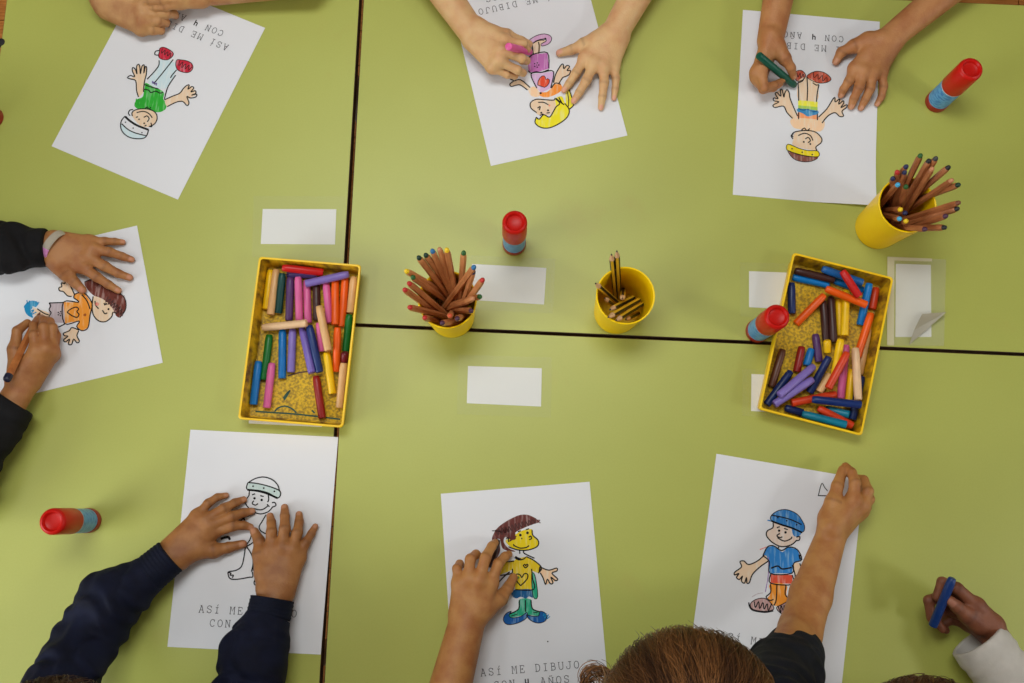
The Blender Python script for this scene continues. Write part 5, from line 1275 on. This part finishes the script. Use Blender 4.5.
# thick pencil in the right hand
a_, b_ = K7(152, 84, 1.5), K7(24, 344, 74)
d_ = unit(b_ - a_); L_ = np.linalg.norm(b_ - a_)
pe = empty('colour_pencil', tuple(a_), 'thick wooden pencil with dark blue end held by the left edge child', 'pencil')
b = MB(); b.lathe(a_ + d_ * .014, b_, [(0, .0030), (.012, .0052), (L_ - .024, .0052)], 6); b.build('barrel', mat('pencil_thick_wood', (190, 116, 60), .45, col2=(166, 94, 44), vscale=80), pe)
b = MB(); b.lathe(b_ - d_ * .0102, b_, [(0, .0054), (.0072, .0054), (.0094, .0044), (.0102, .0028)], 12); b.build('dipped_end', mat('pencil_dip_navy', (28, 28, 52), .35), pe, smooth=True)
b = MB(); b.lathe(a_ + d_ * .014, a_, [(0, .0030), (.008, .0022), (.0135, .0006)], 10); b.build('coloured_lead', mat('lead_brown', TIPC['brown'], .5), pe, smooth=True)

# --- child at the bottom left in a navy jacket
K = crop(140, 480, 5.692)
sL, sR = PX(8, 772, 205), PX(150, 800, 205)
wL = K(185, 425, 24); eL = PX(88, 640, 44)
hL = mkhand(K, (200, 418, 23), .0185, [(400, 305, 17), (390, 262, 20), (362, 232, 20), (325, 205, 17)],
            [[(528, 262, 16), (590, 258, 11), (628, 268, 7)], [(525, 208, 19), (588, 186, 12), (636, 178, 7)], [(478, 162, 19), (540, 130, 12), (590, 112, 7)], [(388, 132, 17), (440, 98, 11), (490, 88, 6.5)]],
            [(330, 392, 18), (420, 402, 14), (502, 385, 10), (585, 365, 7)], s=1.1)
K8 = crop(235, 495, 5.46)
wR = K8(222, 540, 24); eR = PX(247, 700, 52)
hR = mkhand(K8, (222, 525, 23), .0205, [(195, 300, 18), (255, 288, 20), (312, 302, 19), (348, 345, 15)],
            [[(200, 200, 20), (198, 150, 12), (192, 115, 7)], [(272, 182, 20), (272, 112, 12), (271, 68, 6.5)], [(340, 205, 18), (350, 148, 11), (350, 106, 6.5)], [(388, 258, 14), (416, 212, 9), (438, 172, 6)]],
            [(165, 425, 19), (138, 322, 15), (132, 250, 11), (106, 200, 7.5)], s=1.13)
sk5 = skin('skin_olive', (166, 112, 63), (182, 127, 94), (142, 88, 46))
navy = cloth('jacket_navy', (18, 23, 46), (12, 15, 32)); navyc = cloth('cuff_navy', (15, 20, 40), (10, 14, 30), 600)
cL0, cL1 = PX(148, 575, 33), PX(171, 556, 28); cR0, cR1 = PX(268.3, 618, 31), PX(272.6, 598.5, 27)
slv = [[(sL, eL, .048, .040), (eL, PX(110, 602, 41), .042, .0405), (PX(110, 602, 41), PX(151, 573, 32), .0405, .0265)],
       [(sR, eR, .048, .041), (eR, PX(255, 655, 44), .045, .0430), (PX(255, 655, 44), PX(268.5, 616.5, 31), .0430, .0300)]]
build_person(dict(label='child in a navy jacket, both hands flat on the uncoloured sheet, bottom left', skin=sk5, shoulders=[sR, sL], hips=(sR + sL) / 2 + V3(-.02, -.10, -.2), head=PX(52, 768, 372), fwd=unit(V3(.25, .8, -.6)),
    arms=[dict(pts=[(sR, .032), (eR, .0265), (wR, .0205)], hand=hR), dict(pts=[(sL, .032), (eL, .0265), (wL, .0190)], hand=hL)],
    shirt=dict(name='jacket', mat=navy, sleeves=slv, grid=.0022, fold=.0022, cuffs=[[(cL0, cL1, .0268, .0250)], [(cR0, cR1, .0300, .0290)]], cuffmat=navyc),
    trousers=m_dark_tr, hair=dict(cola=(48, 28, 18), colb=(110, 70, 44), length=.10, n=2200, key='brown', seed=8, width=.0006, fringe=.2)))

# --- child at the bottom centre, leaning over the table
K = crop(430, 530, 4.46)
hd6 = PX(689, 717, 390)
sR, sL = PX(765, 706, 285), PX(585, 735, 270)
wL = K(172, 385, 36); eL = PX(436, 742, 58)
hL = mkhand(K, (176, 372, 36), .0235, [(270, 240, 36), (218, 225, 42), (170, 222, 40), (128, 240, 34)],
            [[(305, 150, 36), (335, 118, 22), (352, 108, 10)], [(248, 122, 42), (276, 72, 26), (290, 56, 12)], [(180, 130, 41), (205, 108, 26), (215, 112, 11)], [(120, 172, 33), (132, 150, 20), (142, 158, 9)]],
            [(245, 350, 32), (312, 305, 24), (348, 258, 15), (372, 212, 8)], s=1.12, nails=NO)
K6 = crop(760, 455, 2.992)
wR = K6(212, 245, 50); eR = PX(800, 632, 105)
hR = mkhand(K6, (214, 232, 50), .0205, [(278, 138, 52), (303, 150, 42), (300, 165, 33), (290, 178, 25)],
            [[(284, 82, 52), (274, 52, 44), (256, 33, 33)], [(322, 108, 42), (310, 75, 30), (284, 68, 20)], [(326, 132, 32), (318, 100, 20), (296, 92, 12)], [(318, 158, 22), (314, 126, 13), (298, 116, 8)]],
            [(208, 190, 52), (219, 142, 52), (232, 92, 46), (248, 44, 36)], s=1.18, nails=NO)
sk6 = skin('skin_warm', (185, 130, 74), (201, 144, 107), (166, 104, 57))
tee = cloth('tee_dark', (26, 28, 38), (18, 20, 28))
hemR = PX(795, 652, 118); hemL = PX(528, 742, 170)
build_person(dict(label='child with long brown hair and dark short sleeves leaning in at the bottom centre', skin=sk6, shoulders=[sR, sL], hips=V3(.15, -.46, .0), head=hd6, fwd=unit(V3(0, .5, -.85)),
    arms=[dict(pts=[(sR, .030), (eR, .0275), (K6(152, 420, 78), .0265), (wR, .0200)], hand=hR), dict(pts=[(sL, .034), (eL, .0310), (wL, .0240)], hand=hL)],
    shirt=dict(name='t_shirt', mat=tee, grid=.0022, fold=.0012, open=.0055, sleeves=[[(sR, PX(784, 674, 190), .045, .042), (PX(784, 674, 190), hemR, .042, .0365)], [(sL, PX(556, 728, 225), .046, .044), (PX(556, 728, 225), hemL, .044, .040)]]),
    trousers=m_grey_tr, hair=dict(cola=(58, 34, 20), colb=(168, 112, 62), length=.17, n=5200, rad=.0868, part=V3(.0, -.32, 0), key='long_brown', seed=9, curls=[(PX(597, 684, 300), .018, 120)], width=.0005, fringe=.2)))
crayon(K(300, 42, 5.5), K(262, 165, 12), 'brownhand', 'dark brown crayon under the fingertips on the yellow shirt drawing', 'crayons held in hands')

# --- child at the bottom right with a white sleeve and a blue crayon
K = crop(900, 560, 5.56)
sR, sL = PX(1012, 812, 215), PX(872, 815, 215)
wR = K(520, 402, 46); eR = PX(1052, 736, 70)
hR = mkhand(K, (500, 385, 47), .0185, [(425, 255, 62), (415, 290, 48), (400, 325, 36), (385, 355, 25)],
            [[(318, 158, 70), (235, 122, 70), (203, 205, 66)], [(262, 190, 52), (160, 225, 52), (172, 325, 50)], [(250, 270, 38), (190, 330, 36), (238, 385, 34)], [(280, 330, 24), (230, 362, 22), (256, 392, 20)]],
            [(445, 352, 56), (372, 305, 64), (318, 262, 74), (280, 228, 78)], s=1.22, nails=[None, None, None, None, V3(-.2, -.3, 1)])
sk7 = skin('skin_dark_brown', (136, 82, 56), (166, 110, 88), (112, 62, 42))
white = cloth('sleeve_offwhite', (206, 200, 192), (192, 186, 178), 700)
hemR = K(425, 440, 46); midR = PX(1012, 684, 52)
eLf = sL + V3(-.02, -.03, -.17); wLf = eLf + V3(.02, .0, -.15)
build_person(dict(label='child with an off-white sleeve holding a blue crayon at the bottom right', skin=sk7, shoulders=[sR, sL], hips=(sR + sL) / 2 + V3(0, -.10, -.21), head=PX(931, 761, 348), fwd=unit(V3(.05, .75, -.62)),
    arms=[dict(pts=[(sR, .031), (eR, .026), (wR, .0175)], hand=hR), dict(pts=[(sL, .031), (eLf, .026), (wLf, .018)], hand=relaxed_hand(wLf, V3(0, 0, -1), V3(0, 1, 0), V3(1, 0, 0)))],
    shirt=dict(name='long_sleeved_shirt', mat=white, grid=.0020, fold=.0014, open=.0062, sleeves=[[(sR, eR, .046, .044), (eR, midR, .044, .0400), (midR, hemR, .0400, .0375)], [(sL, eLf, .046, .036), (eLf, wLf + V3(0, 0, .02), .036, .028)]]),
    trousers=m_dark_tr, hair=dict(cola=(70, 36, 24), colb=(118, 66, 46), length=.07, n=2600, rad=.0825, key='auburn', seed=10, width=.0006, fringe=.2, part=V3(0, -.1, 0))))
crayon(K(292, 100, 88), K(182, 368, 62), 'bluehand', 'dark blue crayon held in the darker hand at the bottom right', 'crayons held in hands', r=.0058)
